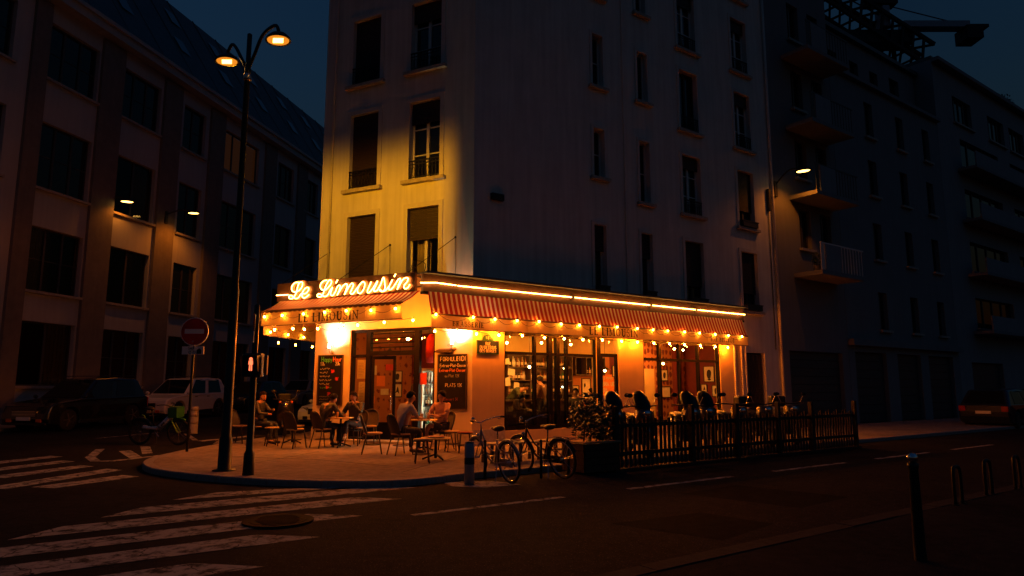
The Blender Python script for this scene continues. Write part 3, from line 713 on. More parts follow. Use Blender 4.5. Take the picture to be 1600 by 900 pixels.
PLAIN = {  # one-stroke capitals for painted and chalked words, unit height, width ~.6
 'A': [[(0, 0), (.3, 1), (.6, 0)], [(.12, .38), (.48, .38)]], 'B': [[(0, 0), (0, 1), (.35, 1), (.5, .85), (.5, .65), (.35, .53), (0, .53)], [(.35, .53), (.55, .4), (.55, .15), (.38, 0), (0, 0)]],
 'C': [[(.55, .85), (.35, 1), (.12, .92), (0, .65), (0, .35), (.12, .08), (.35, 0), (.55, .15)]], 'D': [[(0, 0), (0, 1), (.3, 1), (.52, .8), (.55, .5), (.52, .2), (.3, 0), (0, 0)]],
 'E': [[(.5, 1), (0, 1), (0, 0), (.5, 0)], [(0, .52), (.4, .52)]], 'F': [[(.5, 1), (0, 1), (0, 0)], [(0, .52), (.4, .52)]],
 'G': [[(.55, .85), (.35, 1), (.12, .92), (0, .65), (0, .35), (.12, .08), (.35, 0), (.55, .12), (.55, .45), (.32, .45)]], 'H': [[(0, 0), (0, 1)], [(.52, 0), (.52, 1)], [(0, .5), (.52, .5)]],
 'I': [[(.1, 0), (.1, 1)]], 'K': [[(0, 0), (0, 1)], [(.5, 1), (0, .45), (.52, 0)]], 'L': [[(0, 1), (0, 0), (.48, 0)]], 'M': [[(0, 0), (.05, 1), (.33, .35), (.6, 1), (.66, 0)]],
 'N': [[(0, 0), (0, 1), (.52, 0), (.52, 1)]], 'O': [[(.28, 1), (.08, .85), (0, .5), (.08, .15), (.28, 0), (.48, .15), (.56, .5), (.48, .85), (.28, 1)]],
 'P': [[(0, 0), (0, 1), (.35, 1), (.52, .85), (.52, .6), (.35, .47), (0, .47)]], 'R': [[(0, 0), (0, 1), (.35, 1), (.52, .85), (.52, .6), (.35, .47), (0, .47)], [(.3, .47), (.55, 0)]],
 'S': [[(.5, .85), (.3, 1), (.08, .92), (.03, .7), (.25, .53), (.48, .38), (.5, .15), (.28, 0), (.03, .15)]], 'T': [[(0, 1), (.58, 1)], [(.29, 1), (.29, 0)]],
 'U': [[(0, 1), (0, .25), (.12, .04), (.28, 0), (.42, .04), (.54, .25), (.54, 1)]], 'V': [[(0, 1), (.28, 0), (.56, 1)]], 'Y': [[(0, 1), (.28, .5), (.56, 1)], [(.28, .5), (.28, 0)]],
 'e': [[(.02, .3), (.42, .32), (.36, .52), (.2, .58), (.03, .4), (.05, .12), (.22, 0), (.42, .1)]], 'i': [[(.1, .55), (.1, 0)], [(.1, .75), (.1, .8)]], 'm': [[(0, 0), (0, .55)], [(0, .4), (.15, .55), (.25, .4), (.25, 0)], [(.25, .4), (.4, .55), (.5, .4), (.5, 0)]],
 'a': [[(.4, .5), (.2, .56), (.02, .35), (.06, .08), (.22, 0), (.38, .12), (.4, .5), (.42, 0)]], 'n': [[(0, 0), (0, .55)], [(0, .4), (.2, .56), (.36, .4), (.36, 0)]], 'o': [[(.2, .56), (.02, .35), (.06, .08), (.22, 0), (.38, .1), (.38, .42), (.2, .56)]],
 'p': [[(0, .55), (0, -.3)], [(0, .4), (.2, .56), (.38, .4), (.36, .1), (.18, 0), (0, .12)]], 'y': [[(0, .55), (.18, .05)], [(.38, .55), (.08, -.3)]], 'r': [[(0, 0), (0, .55)], [(0, .35), (.18, .55), (.3, .5)]], 'u': [[(0, .55), (.02, .12), (.18, 0), (.36, .15), (.36, .55), (.38, 0)]],
 't': [[(.15, .85), (.15, .1), (.3, 0)], [(0, .55), (.32, .55)]], 'l': [[(.08, 1), (.08, .1), (.18, 0)]], 's': [[(.34, .48), (.16, .56), (.03, .42), (.3, .2), (.28, .03), (.02, .05)]], 'h': [[(0, 0), (0, 1)], [(0, .4), (.2, .56), (.36, .4), (.36, 0)]], 'd': [[(.4, .5), (.2, .56), (.02, .35), (.06, .08), (.22, 0), (.38, .12)], [(.4, 1), (.42, 0)]],
 '0': [[(.25, 1), (.05, .8), (.02, .4), (.22, 0), (.45, .3), (.45, .75), (.25, 1)]], '1': [[(.05, .75), (.25, 1), (.25, 0)]], '2': [[(.02, .75), (.2, 1), (.42, .85), (.4, .6), (.02, 0), (.48, 0)]], '5': [[(.45, 1), (.08, 1), (.04, .55), (.3, .6), (.46, .35), (.3, .02), (.02, .08)]], '7': [[(0, 1), (.48, 1), (.15, 0)]], '8': [[(.24, .52), (.05, .75), (.24, 1), (.42, .75), (.24, .52), (.02, .25), (.24, 0), (.46, .25), (.24, .52)]],
 '-': [[(.05, .45), (.35, .45)]], '+': [[(.05, .45), (.4, .45)], [(.22, .25), (.22, .65)]], '$': [[(.5, .85), (.3, .95), (.1, .75), (.08, .3), (.28, .02), (.5, .15)], [(0, .6), (.38, .6)], [(0, .42), (.36, .42)]], '>': [[(.0, .45), (.5, .45), (.35, .6)], [(.5, .45), (.35, .3)]]}
ADV = {'I': .32, 'i': .28, 'l': .3, 'M': .88, 'm': .68, ' ': .42, '-': .5, '1': .5}
def plain_width(t): return sum(ADV.get(c, .74 if c.isupper() else .56) for c in t)
def plain_text(mb, t, x, z, s, w, T, jit=0.0):
    for c in t:
        for st in PLAIN.get(c, []):
            dz = random.uniform(-jit, jit)
            ribbon(mb, [((x+p[0]*s), (z+(p[1]+dz)*s)) for p in st], w, T)
        x += ADV.get(c, .74 if c.isupper() else .56)*s
    return x
def serif_text(mb, t, x, z, s, T, gap=.13):
    for c in t:
        a = serif_glyph(mb, c, 0, lambda p, x=x: T(Vector((p[0]+x, p[1]+z))), s)
        x += (a+gap)*s
    return x
def serif_width(t, gap=.13):
    d = MB(); return sum(serif_glyph(d, c, 0, lambda p: (0, 0, 0), 1)+gap for c in t)

# ------------------------------------------------------------------ sign canopy, awnings, neon
mat('canopy_dark', (0.10, 0.045, 0.02), .5, var=.25, scale=5)
mat('black_letter', (0.008, 0.008, 0.008), .6, var=0)
mat('cream_cloth', (0.74, 0.60, 0.32), .85, var=.08, scale=3, bump=.05)
def stripes(name, per, axis):
    m = bpy.data.materials.new(name); m.use_nodes = True; nt = m.node_tree; b = nt.nodes['Principled BSDF']; b.inputs['Roughness'].default_value = .85
    tc = nt.nodes.new('ShaderNodeTexCoord'); sx = nt.nodes.new('ShaderNodeSeparateXYZ'); nt.links.new(tc.outputs['Object'], sx.inputs[0])
    md = nt.nodes.new('ShaderNodeMath'); md.operation = 'FRACT'; dv = nt.nodes.new('ShaderNodeMath'); dv.operation = 'DIVIDE'; dv.inputs[1].default_value = per
    nt.links.new(sx.outputs[axis], dv.inputs[0]); nt.links.new(dv.outputs[0], md.inputs[0])
    r = nt.nodes.new('ShaderNodeValToRGB'); r.color_ramp.interpolation = 'CONSTANT'
    r.color_ramp.elements[0].color = (.36, .012, .008, 1); r.color_ramp.elements[1].position = .58; r.color_ramp.elements[1].color = (.66, .50, .32, 1)
    nt.links.new(md.outputs[0], r.inputs['Fac'])
    n = nt.nodes.new('ShaderNodeTexNoise'); n.inputs['Scale'].default_value = 4; nt.links.new(tc.outputs['Object'], n.inputs['Vector'])
    ml = nt.nodes.new('ShaderNodeMixRGB'); ml.blend_type = 'MULTIPLY'; ml.inputs[0].default_value = .35
    nt.links.new(r.outputs[0], ml.inputs[1]); nt.links.new(n.outputs['Fac'], ml.inputs[2]); nt.links.new(ml.outputs[0], b.inputs['Base Color'])
    b.inputs['Subsurface Weight'].default_value = 0
    MATS[name] = m
stripes('stripe_cloth', .14, 0)
translucent('stripe_cloth', .12); translucent('cream_cloth', .5)
# canopy box carrying the neon, wrapping both fronts
canopy = thing('sign_canopy', 'dark projecting canopy box above the awnings carrying the neon', 'canopy', FB)
MB().box(-.03, 4.42, -1.50, -1.40, 3.83, 4.30).build('fascia', 'canopy_dark', canopy, FA)
MB().box(-.03, 4.42, -1.40, -.002, 4.18, 4.26).build('canopy_roof', 'zinc', canopy, FA)
MB().box(-1.62, 10.75, -.34, -.24, 3.80, 4.22).build('fascia', 'canopy_dark', canopy, FB)
MB().box(-1.62, 10.8, -.52, -.002, 4.22, 4.27).build('canopy_roof', 'zinc', canopy, FB)  # overhang added past the neon to keep its light off the wall
MB().box(-1.62, 10.75, -.36, -.20, 3.74, 3.80).build('fascia_base', 'black_frame', canopy, FB)
for xa, zt, xe in ((4.64, 5.42, 4.1), (2.55, 5.41, 2.0), (.40, 5.39, -.02)):
    st = MB().tube([(xa, -.02, zt), (xe, -1.42, 4.28)], .009, 5).build('stay_cable', 'iron', canopy, FA)
    MB().ball((xa, -.02, zt), .03, 8, 5).build('anchor', 'iron', st, FA)
    MB().tube([(xa, -.03, zt), (xa+.03, -.04, 4.3)], .006, 4).build('feed_wire', 'iron', canopy, FA)
MB().tube(smooth_path([(4.1, -1.3, 4.3), (4.2, -1.2, 4.62), (4.45, -1.1, 4.55), (4.5, -1.3, 4.2)], 6), .01, 5).build('feed_wire', 'black_plastic', canopy, FA)
# neon
emit('neon', (1.0, .38, .07), 34.0)
STROKES = [
[(0.05, 3.977), (0.257, 3.973), (0.473, 3.967)],
[(0.816, 4.272), (0.705, 4.276), (0.612, 4.219), (0.578, 4.132), (0.615, 4.056), (0.721, 4.023), (0.829, 4.053), (0.92, 4.125), (0.954, 4.212), (0.939, 4.271), (0.877, 4.28), (0.812, 4.222), (0.772, 4.088), (0.73, 3.975), (0.66, 3.885), (0.579, 3.853), (0.5, 3.884), (0.511, 3.936), (0.595, 3.936), (0.674, 3.879), (0.759, 3.848), (0.839, 3.874), (0.903, 3.954)],
[(0.903, 3.954), (0.956, 3.977), (1.039, 3.956), (1.131, 4.002), (1.178, 4.083), (1.124, 4.122), (1.045, 4.091), (0.968, 4.002), (0.953, 3.909), (1.018, 3.848), (1.098, 3.87), (1.192, 3.926)],
[(1.776, 4.264), (1.691, 4.26), (1.601, 4.21), (1.559, 4.13), (1.589, 4.056), (1.664, 4.015), (1.768, 4.029), (1.868, 4.109), (1.927, 4.187), (1.914, 4.249), (1.848, 4.259), (1.774, 4.167), (1.715, 4.048), (1.668, 3.928), (1.606, 3.855), (1.528, 3.844), (1.473, 3.878), (1.497, 3.923), (1.577, 3.918), (1.645, 3.873), (1.738, 3.847), (1.815, 3.878), (1.876, 3.966)],
[(1.876, 3.966), (1.968, 4.067), (1.922, 3.953), (1.919, 3.877), (1.991, 3.859), (2.058, 3.934), (2.094, 3.988)],
[(2.086, 4.002), (2.153, 4.097), (2.216, 4.092), (2.211, 4.008), (2.137, 3.866), (2.146, 3.879), (2.229, 3.993), (2.314, 4.086), (2.409, 4.129), (2.446, 4.077), (2.408, 3.954), (2.368, 3.866), (2.376, 3.872), (2.45, 3.979), (2.542, 4.099), (2.61, 4.129), (2.639, 4.071), (2.583, 3.957), (2.554, 3.882), (2.622, 3.857), (2.697, 3.922), (2.763, 4.001)],
[(2.763, 3.987), (2.821, 4.052), (2.921, 4.142), (2.99, 4.117), (3.001, 4.054), (2.963, 3.946), (2.88, 3.862), (2.803, 3.874), (2.774, 3.945), (2.813, 4.039)],
[(3.194, 4.123), (3.13, 4.004), (3.084, 3.897), (3.119, 3.857), (3.202, 3.904), (3.298, 4.02), (3.387, 4.13), (3.348, 4.044), (3.285, 3.926), (3.304, 3.877), (3.386, 3.899)],
[(3.386, 3.899), (3.482, 4.035), (3.559, 4.207), (3.594, 4.136), (3.618, 4.013), (3.61, 3.905), (3.537, 3.862), (3.453, 3.901), (3.469, 3.921), (3.537, 3.869), (3.636, 3.883), (3.732, 3.965)],
[(3.732, 3.965), (3.841, 4.133), (3.779, 4.042), (3.733, 3.937), (3.767, 3.888), (3.847, 3.93), (3.926, 4.019)],
[(3.926, 4.019), (4.004, 4.121), (4.068, 4.143), (4.07, 4.09), (4.024, 3.985), (3.987, 3.887), (3.994, 3.9), (4.041, 3.971), (4.118, 4.086), (4.212, 4.149), (4.293, 4.134), (4.279, 4.062), (4.201, 3.987), (4.179, 3.922), (4.228, 3.885), (4.299, 3.914), (4.352, 3.983)]]
DOTS = {4: [(2.127, 4.247), (2.073, 4.172)], 9: [(3.927, 4.268), (3.888, 4.203)]}
NAMES = ['neon_dash', 'neon_letter_L', 'neon_letter_e', 'neon_letter_L', 'neon_letter_i', 'neon_letter_m', 'neon_letter_o', 'neon_letter_u', 'neon_letter_s', 'neon_letter_i', 'neon_letter_n']
mat('letter_backing', (0.30, 0.13, 0.05), .4, var=.15)
neon = thing('neon_script_sign', 'glowing script neon sign reading Le Limousin over the corner awning', 'neon sign', FA)
for i, s in enumerate(STROKES):
    P = smooth_path([(x, -1.60, z) for x, z in s], 4)
    o = MB().tube(P, .0095, 7).build('neon_letter' if i else 'neon_dash', 'neon', neon, smooth=True)
    if i:
        b = MB()                              # channel-letter body behind the tube
        ribbon(b, [(p.x+.035, p.z+.005) for p in P], .085, lambda q: (q[0], -1.56, q[1]))
        ribbon(b, [(p.x+.035, p.z+.005) for p in P], .085, lambda q: (q[0], -1.503, q[1]))
        b.build('letter_body', 'letter_backing', o)
    if i in DOTS: MB().tube([(x, -1.60, z) for x, z in DOTS[i]], .0125, 7).build('neon_dot', 'neon', o)
nline = thing('neon_tube_line', 'long straight neon tube running above the striped awning', 'neon tube', FB)
MB().tube([(-1.72, -.40, 3.98), (-1.3, -.40, 4.02), (-.75, -.40, 4.005)], .0115, 7).build('neon_tube', 'neon', nline, smooth=True)
ed = [-.74, 3.0, 6.1, 8.2, 10.78]
for a, b in zip(ed[:-1], ed[1:]):
    MB().tube([(a+.04, -.40, 4.0), (b-.03, -.40, 4.0)], .0115, 7).build('neon_tube', 'neon', nline, smooth=True)
    MB().box(b-.05, b+.05, -.42, -.34, 3.965, 4.035).build('tube_holder', 'steel', nline)
# awnings
def awning(name, label, F, x0, x1, y0, z0, y1, z1, zv, words, panel_edges, scallop):
    t = thing(name, label, 'awning', F)
    mb = MB(); n = int((x1-x0)/.155*2)
    rows = 6
    for i in range(n+1):
        for j in range(rows+1):
            f = j/rows; x = x0+(x1-x0)*i/n
            mb.v.append((x, y0+(y1-y0)*f, z0+(z1-z0)*f - .035*math.sin(math.pi*f) + .004*math.sin(x*9)))
    for i in range(n):
        for j in range(rows): mb.f.append((i*(rows+1)+j, (i+1)*(rows+1)+j, (i+1)*(rows+1)+j+1, i*(rows+1)+j+1))
    mb.build('cloth', 'stripe_cloth', t, smooth=True)
    MB().tube([(x0, y1, z1), (x1, y1, z1)], .022, 8).build('front_bar', 'canopy_dark', t, smooth=True)
    if scallop:
        s = MB(); k = int((x1-x0)/.155)
        for i in range(k):
            a = x0+(x1-x0)*i/k; w_ = (x1-x0)/k
            s.poly([(a, y1-.025, z1+.02)]+[(a+w_*(.5-.5*math.cos(R(180*q/6))), y1-.025, z1-.015-.04*math.sin(R(180*q/6))) for q in range(7)]+[(a+w_, y1-.025, z1+.02)])
        s.build('scallop_trim', 'canopy_dark', t)
    for a, b in zip(panel_edges[:-1], panel_edges[1:]):
        MB().box(a+.004, b-.004, y1-.006, y1+.006, zv, z1-.01).build('valance_panel', 'cream_cloth', t)
    MB().tube([(x0, y1, zv), (x1, y1, zv)], .012, 6).build('hem_bar', 'canopy_dark', t)
    for tx, xx, zz, s in words:
        for wd in tx.split(' '):
            mb = MB(); xx = serif_text(mb, wd, xx, zz, s, lambda q: (q[0], y1-.0095, q[1]))+.51*s; mb.build('lettering', 'black_letter', t)
    for xx in (x0+.15, (x0+x1)/2, x1-.15): MB().bar((xx, y0+.02, z0-.06), (xx, y1+.02, z1-.03), .03, .04).build('folding_arm', 'black_frame', t)
    return t
s1 = .27; wA = serif_width('LE LIMOUSIN')*.27
awnA = awning('corner_awning', 'striped awning of the narrow front, its valance lettered and hung with bulbs', FA, .10, 4.55, -1.47, 3.835, -2.15, 3.48, 3.10,
       [('LE LIMOUSIN', 1.40, 3.15, 1.92/serif_width('LE LIMOUSIN'))], [.12, 1.16, 3.5, 4.54], True)
sb = 1.0
awnB = awning('long_awning', 'long red striped awning over the street front windows', FB, -1.5, 10.62, -.36, 3.80, -.55, 3.25, 2.93,
       [('BRASSERIE', -.93, 2.99, .92/serif_width('BRASSERIE')), ('LE LIMOUSIN', 3.45, 2.985, 1.93/serif_width('LE LIMOUSIN')), ('BAR BISTROT', 8.66, 3.0, 1.25/serif_width('BAR BISTROT'))],
       [-1.5, -.62, .22, 1.3, 2.35, 3.2, 5.6, 6.6, 7.6, 8.5, 9.6, 10.62], False)
# return awning on the side street front, only its lit inner valance shows
FSd = TR(-5.616, 19.516, 0, 79.0)     # x away along the side street, y towards +left is outwards
sideaw = thing('side_awning', 'cream side awning valance receding along the side street front', 'awning', FSd)
mb = MB(); mb.quad((-.9, 1.10, 3.42), (4.2, 1.10, 3.42), (4.2, .1, 3.75), (-.9, .1, 3.75)); mb.build('cloth', 'stripe_cloth', sideaw)
MB().box(-.9, 4.2, 1.095, 1.107, 2.98, 3.42).build('valance_panel', 'cream_cloth', sideaw)
MB().tube([(-.9, 1.1, 2.98), (4.2, 1.1, 2.98)], .012, 6).build('hem_bar', 'canopy_dark', sideaw)

# ------------------------------------------------------------------ bulbs on strings
emit('bulb_glow', (1.0, .28, .018), 270.0)
emit('bulb_warm', (1.0, .18, .007), 2100.0)
emit('bulb_small', (1.0, .42, .08), 120.0)
bulb_me = None
def bulb_meshes():
    b = MB(); b.ball((0, 0, -.055), .025, 8, 6, (1, 1, 1.15)); g = b.mesh('bulb', 'bulb_glow', True)
    b = MB(); b.lathe([(.016, -.03), (.018, .0), (.012, .02)], 8); s = b.mesh('socket', 'black_plastic', True)
    b = MB(); b.ball((0, 0, -.055), .025, 8, 6, (1, 1, 1.15)); w = b.mesh('bulb', 'bulb_warm', True)
    return g, s, w
BG, BS, BW = bulb_meshes()
def string(name, label, F, pts, sag, warm=True):
    t = thing(name, label, 'string lights', F)
    P = []
    for a, b in zip(pts[:-1], pts[1:]):
        for k in range(8):
            f = k/8; P.append(Vector(a).lerp(Vector(b), f) + Vector((0, 0, .02-sag*4*f*(1-f))))
    P.append(Vector(pts[-1])+Vector((0, 0, .02)))
    MB().tube(P, .005, 4).build('cable', 'black_plastic', t)
    rj = random.Random(len(pts))
    for p in pts:
        s = place('socket', BS, t); s.location = (p[0]+rj.uniform(-.03, .03), p[1], p[2]+rj.uniform(-.015, .012)); s.rotation_euler = (rj.uniform(-.15, .15), rj.uniform(-.2, .2), 0)
        b = place('bulb', BW if warm else BG, s)
    return t
xA = [.30, .92, 1.64, 2.30, 2.95, 3.66, 4.43]
string('light_string', 'upper row of bulbs along the corner awning valance', FA, [(x, -2.215, 3.40) for x in xA], .16, False)
string('light_string', 'lower bulbs hung under the corner awning in front of the left pier', FA, [(.45, -2.0, 3.06), (.98, -1.9, 3.07), (1.33, -1.9, 3.05), (1.81, -1.9, 3.06), (2.48, -1.7, 3.06)], .14)
string('light_string', 'two bulbs hung before the door transom', FA, [(1.6, -.7, 3.25), (2.27, -.9, 3.21), (3.07, -.9, 3.25), (3.8, -.6, 3.3)], .05)
xB = [-1.42, -.41, .28, .95, 1.65, 2.37, 3.02, 3.77, 4.46, 5.24, 5.96, 6.58, 7.33, 8.06, 8.81, 9.47, 10.2]
string('light_string', 'upper row of bulbs along the long striped awning valance', FB, [(x, -.62, 3.28) for x in xB], .20, False)
xC = [-1.19, -.57, .03, .70, 1.44, 2.16, 2.85, 3.55, 4.3, 5.04, 5.76, 6.45, 7.14, 7.86, 8.61, 9.35, 10.03]
string('light_string', 'lower row of bulbs under the long awning before the windows', FB, [(x, -.17, 2.93) for x in xC], .06)
string('light_string', 'drooping bulb string on the side street awning', FSd, [(-.7, 1.02, 3.12), (-.2, 1.02, 2.86), (.3, 1.02, 3.12), (.75, 1.02, 2.86), (1.25, 1.02, 3.12), (1.8, 1.02, 2.86)], -.1, False)
# ------------------------------------------------------------------ lamps helper
def lamp_light(name, kind, loc, power, col, parent=None, M=None, size=.05, spot=None, aim=None):
    d = bpy.data.lights.new(name, kind); d.energy = power; d.color = col
    if kind in ('POINT', 'SPOT'): d.shadow_soft_size = size
    if spot: d.spot_size = R(spot[0]); d.spot_blend = spot[1]
    o = bpy.data.objects.new(name, d); COL.objects.link(o)
    if parent: o.parent = parent
    m = Matrix.Translation(loc)
    if aim is not None: m = m @ Vector(aim).to_track_quat('-Z', 'Y').to_matrix().to_4x4()
    o.matrix_basis = (wm(parent).inverted() @ (M @ m if M is not None else m)) if parent else m
    return o
def photometric(o, az0, az1, down=None, up=(.05, -.12), sidew=.10):
    """luminaire distribution: cut off above the horizontal, kept to a made-up sector of azimuths, less straight down"""
    d = o.data; d.use_nodes = True; nt = d.node_tree
    em = nt.nodes['Emission']; g = nt.nodes.new('ShaderNodeNewGeometry')
    def dot(v):
        n = nt.nodes.new('ShaderNodeVectorMath'); n.operation = 'DOT_PRODUCT'; n.inputs[1].default_value = v
        nt.links.new(g.outputs['Incoming'], n.inputs[0]); return n.outputs['Value']
    def ss(sock, a, b, c0=0., c1=1.):
        n = nt.nodes.new('ShaderNodeMapRange'); n.interpolation_type = 'SMOOTHSTEP'
        for k, v in zip((1, 2, 3, 4), (a, b, c0, c1)): n.inputs[k].default_value = v
        nt.links.new(sock, n.inputs[0]); return n.outputs[0]
    def mul(a, b):
        n = nt.nodes.new('ShaderNodeMath'); n.operation = 'MULTIPLY'; nt.links.new(a, n.inputs[0]); nt.links.new(b, n.inputs[1]); return n.outputs[0]
    a, b = R(az1), R(az0)
    v = mul(ss(dot((0, 0, -1)), -up[0], -up[1]), ss(dot((-math.cos(a), math.sin(a), 0)), -.01, sidew))
    v = mul(v, ss(dot((math.cos(b), -math.sin(b), 0)), -.01, sidew*1.6))
    if down: v = mul(v, ss(dot((0, 0, -1)), down[0], down[1], 1.0, down[2]))
    nt.links.new(v, em.inputs['Strength'])
SODIUM = (1.0, .375, .006)

# ------------------------------------------------------------------ things fixed to the brasserie front
mat('slate', (0.010, 0.010, 0.011), .75, var=.2, scale=5, spec=.15)
for n_, c_ in (('chalk_white', (.62, .60, .55)), ('chalk_green', (.08, .55, .12)), ('chalk_orange', (.75, .22, .03)), ('chalk_red', (.6, .03, .03)), ('chalk_grey', (.25, .25, .27)), ('chalk_dim', (.22, .04, .03))): mat(n_, c_, .9, var=.15, scale=40)
def board(name, label, x0, x1, z0, z1, lines):
    t = thing(name, label, 'menu board', FA)
    fr_ = MB(); e = .025
    fr_.box(x0-e, x0, -.055, -.01, z0-e, z1+e); fr_.box(x1, x1+e, -.055, -.01, z0-e, z1+e); fr_.box(x0, x1, -.055, -.01, z0-e, z0); fr_.box(x0, x1, -.055, -.01, z1, z1+e)
    fr_.build('board_frame', 'wood_dark', t)
    MB().box(x0, x1, -.04, -.012, z0, z1).build('slate_panel', 'slate', t)
    for txt, x, z, s, m, jit in lines:
        mb = MB()
        if txt == '~':
            for k in range(int(s/.028)):
                pass
        plain_text(mb, txt, x0+x, z1+z, s, s*.15, lambda q: (q[0], -.0425, q[1]), jit)
        mb.build('chalk_line', m, t)
    return t
def scrawl(t, x0, z, n, h, m):
    mb = MB(); x = x0
    for k in range(n):
        for _ in range(random.randint(2, 4)):
            ribbon(mb, [(x+a*h, z+random.uniform(0, h)) for a in (0, .25, .5)], h*.2, lambda q: (q[0], -.0425, q[1])); x += h*.55
        x += h*.35
    mb.build('chalk_line', m, t)
bl = board('menu_board', 'chalk menu board with green Happy Hour heading on the left pier', .20, 1.04, 1.07, 2.42,
  [('Happy', .10, -.16, .135, 'chalk_green', .02), ('Hour', .52, -.16, .135, 'chalk_orange', .02), ('17h', .06, -.27, .10, 'chalk_white', .02), ('20h', .60, -.27, .10, 'chalk_white', .02)])
for k, (n_, m_, x_) in enumerate((( 4, 'chalk_white', .06), (3, 'chalk_white', .05), (4, 'chalk_white', .05), (4, 'chalk_white', .05), (3, 'chalk_white', .05), (5, 'chalk_green', .07))):
    scrawl(bl, .20+x_, 2.42-.385-k*.105, n_, .052, m_)
for x_, z_ in ((.72, 1.99), (.86, 1.78), (.55, 1.56), (.60, 1.37)):
    mb = MB()
    for k in range(3): ribbon(mb, smooth2([(x_+random.uniform(-.06, .06), z_+random.uniform(-.05, .05)) for _ in range(5)]), .016, lambda q: (q[0], -.0425, q[1]))
    mb.build('chalk_doodle', 'chalk_red', bl)
for k in range(3): scrawl(bl, .26, 1.28-k*.075, 6, .03, 'chalk_grey')
br_ = board('menu_board', 'taller chalk set-lunch board on the pier behind the seated man', 4.19, 5.01, 1.02, 2.36,
  [('FORMULE', .06, -.15, .105, 'chalk_white', .02), ('MIDI', .56, -.15, .115, 'chalk_white', .02), ('Entree-Plat-Dessert', .05, -.30, .078, 'chalk_white', .02), ('Entree-Plat-Dessert', .03, -.42, .078, 'chalk_orange', .02),
   ('ou Plat 12$', .2, -.56, .075, 'chalk_grey', .02), ('PLATS 12$', .22, -.80, .085, 'chalk_white', .02), ('Dessert 5$', .2, -1.14, .07, 'chalk_dim', .02)])
# bracket lamps over the boards
emit('sconce_glow', (1.0, .86, .58), 30.0)
mat('brass', (.65, .42, .14), .3, metal=.9, var=.1)
def sconce(label, x, z, shelf):
    t = thing('wall_lamp', label, 'wall lamp', FA)
    MB().tube(smooth_path([(x, -.01, z-.06), (x, -.10, z-.09), (x, -.16, z-.03), (x, -.16, z+.04)], 5), .011, 7).build('arm', 'brass', t, smooth=True)
    MB().lathe([(.005, -.002), (.05, 0), (.05, .012), (.02, .02)], 14, Matrix.Translation((x, -.01, z-.06)) @ Matrix.Rotation(R(90), 4, 'X')).build('wall_plate', 'brass', t, smooth=True)
    MB().lathe([(.028, .04), (.032, .06), (.028, .17), (.010, .2)], 12, None, (x, -.16, z)).build('candle_bulb', 'sconce_glow', t, smooth=True)
    MB().tube(smooth_path([(x-.10, -.14, z-.02), (x-.14, -.14, z+.03), (x-.09, -.14, z+.05), (x-.04, -.15, z)], 4), .007, 5).build('scroll', 'brass', t)
    MB().lathe([(.02, .02), (.04, .035), (.04, .045)], 12, None, (x, -.16, z)).build('drip_pan', 'brass', t, smooth=True)
    lamp_light('wall_lamp_light', 'SPOT', (x, -.20, z+.14), 330, (1.0, .88, .52), t, FA, .04, (130, .9), FA.to_3x3() @ Vector((0, .7, .8)))
    return t
sconce('brass candle wall lamp above the Happy Hour board', .66, 2.58, False)
sconce('brass candle wall lamp above the set-lunch board', 4.66, 2.58, True)
mb = MB(); mb.box(4.16, 4.62, -.17, -.002, 2.425, 2.475); mb.prism([(4.18, -.16, 2.475), (4.60, -.16, 2.475), (4.60, -.01, 2.52), (4.18, -.01, 2.52)], (0, 0, .012))
tag(mb.build('board_hood', 'wood_dark', None, FA), 'small wooden hood shelf above the set-lunch board', 'shelf')
# street name plate
mat('enamel_blue', (.012, .018, .05), .3, var=.1); mat('enamel_green', (.02, .09, .05), .3, var=.1); mat('enamel_white', (.72, .70, .62), .35, var=.05)
t = thing('street_name_plate', 'enamel street name plate with arched top on the orange pier', 'street sign', FB)
MB().box(.13, .77, -.03, -.005, 2.40, 2.72).build('plate', 'enamel_blue', t)
mb = MB()
for a, b, c_, d_ in ((.13, .77, 2.715, 2.735), (.13, .77, 2.385, 2.405), (.115, .135, 2.385, 2.735), (.765, .785, 2.385, 2.735)): mb.box(a, b, -.034, -.004, c_, d_)
mb.build('plate_border', 'enamel_green', t)
mb = MB(); mb.prism([(.45+.17*math.cos(R(a)), -.03, 2.735+.15*math.sin(R(a))) for a in range(0, 181, 12)], (0, .025, 0)); mb.build('arched_cap', 'enamel_green', t)
for i, tx in enumerate(('RUE', 'DU DESSOUS', 'DES BERGES')):
    s = .072; w_ = plain_width(tx)*s; mb = MB(); plain_text(mb, tx, .455-w_/2, 2.615-i*.095, s, .013, lambda q: (q[0], -.0325, q[1])); mb.build('lettering', 'enamel_white', t)
mb = MB(); plain_text(mb, '13E', .455-.075, 2.77, .06, .010, lambda q: (q[0], -.0325, q[1])); mb.build('lettering', 'enamel_white', t)
# papers stuck in the door side light
mat('paper', (.66, .58, .40), .9, var=.12, scale=10); mat('red_cloth', (.55, .025, .015), .8, var=.2); mat('red_sticker', (.7, .06, .02), .6, var=.1)
for k, (xa, xb, za, zb, lb) in enumerate(((1.44, 1.72, 1.78, 2.3, 'framed price list taped high inside the door side light'), (1.50, 1.74, 1.02, 1.70, 'long paper notice taped low inside the door side light'))):
    t = thing('notice', lb, 'notice', FA)
    MB().box(xa, xb, .125, .13, za, zb).build('sheet', 'paper', t)
    mb = MB()
    for q in range(10): mb.box(xa+.04, xb-.04-random.uniform(0, .08), .1225, .1245, zb-.07-q*.042, zb-.06-q*.042)
    mb.build('print_line', 'chalk_grey', t)
tag(MB().lathe([(.02, -.4), (.13, -.38), (.15, -.1), (.13, .25), (.06, .36), (.02, .38)], 14, None, (3.72, .33, 2.58)).build('hanging_coat', 'red_cloth', None, FA, smooth=True), 'red garment hanging behind the glass beside the fridge', 'coat')
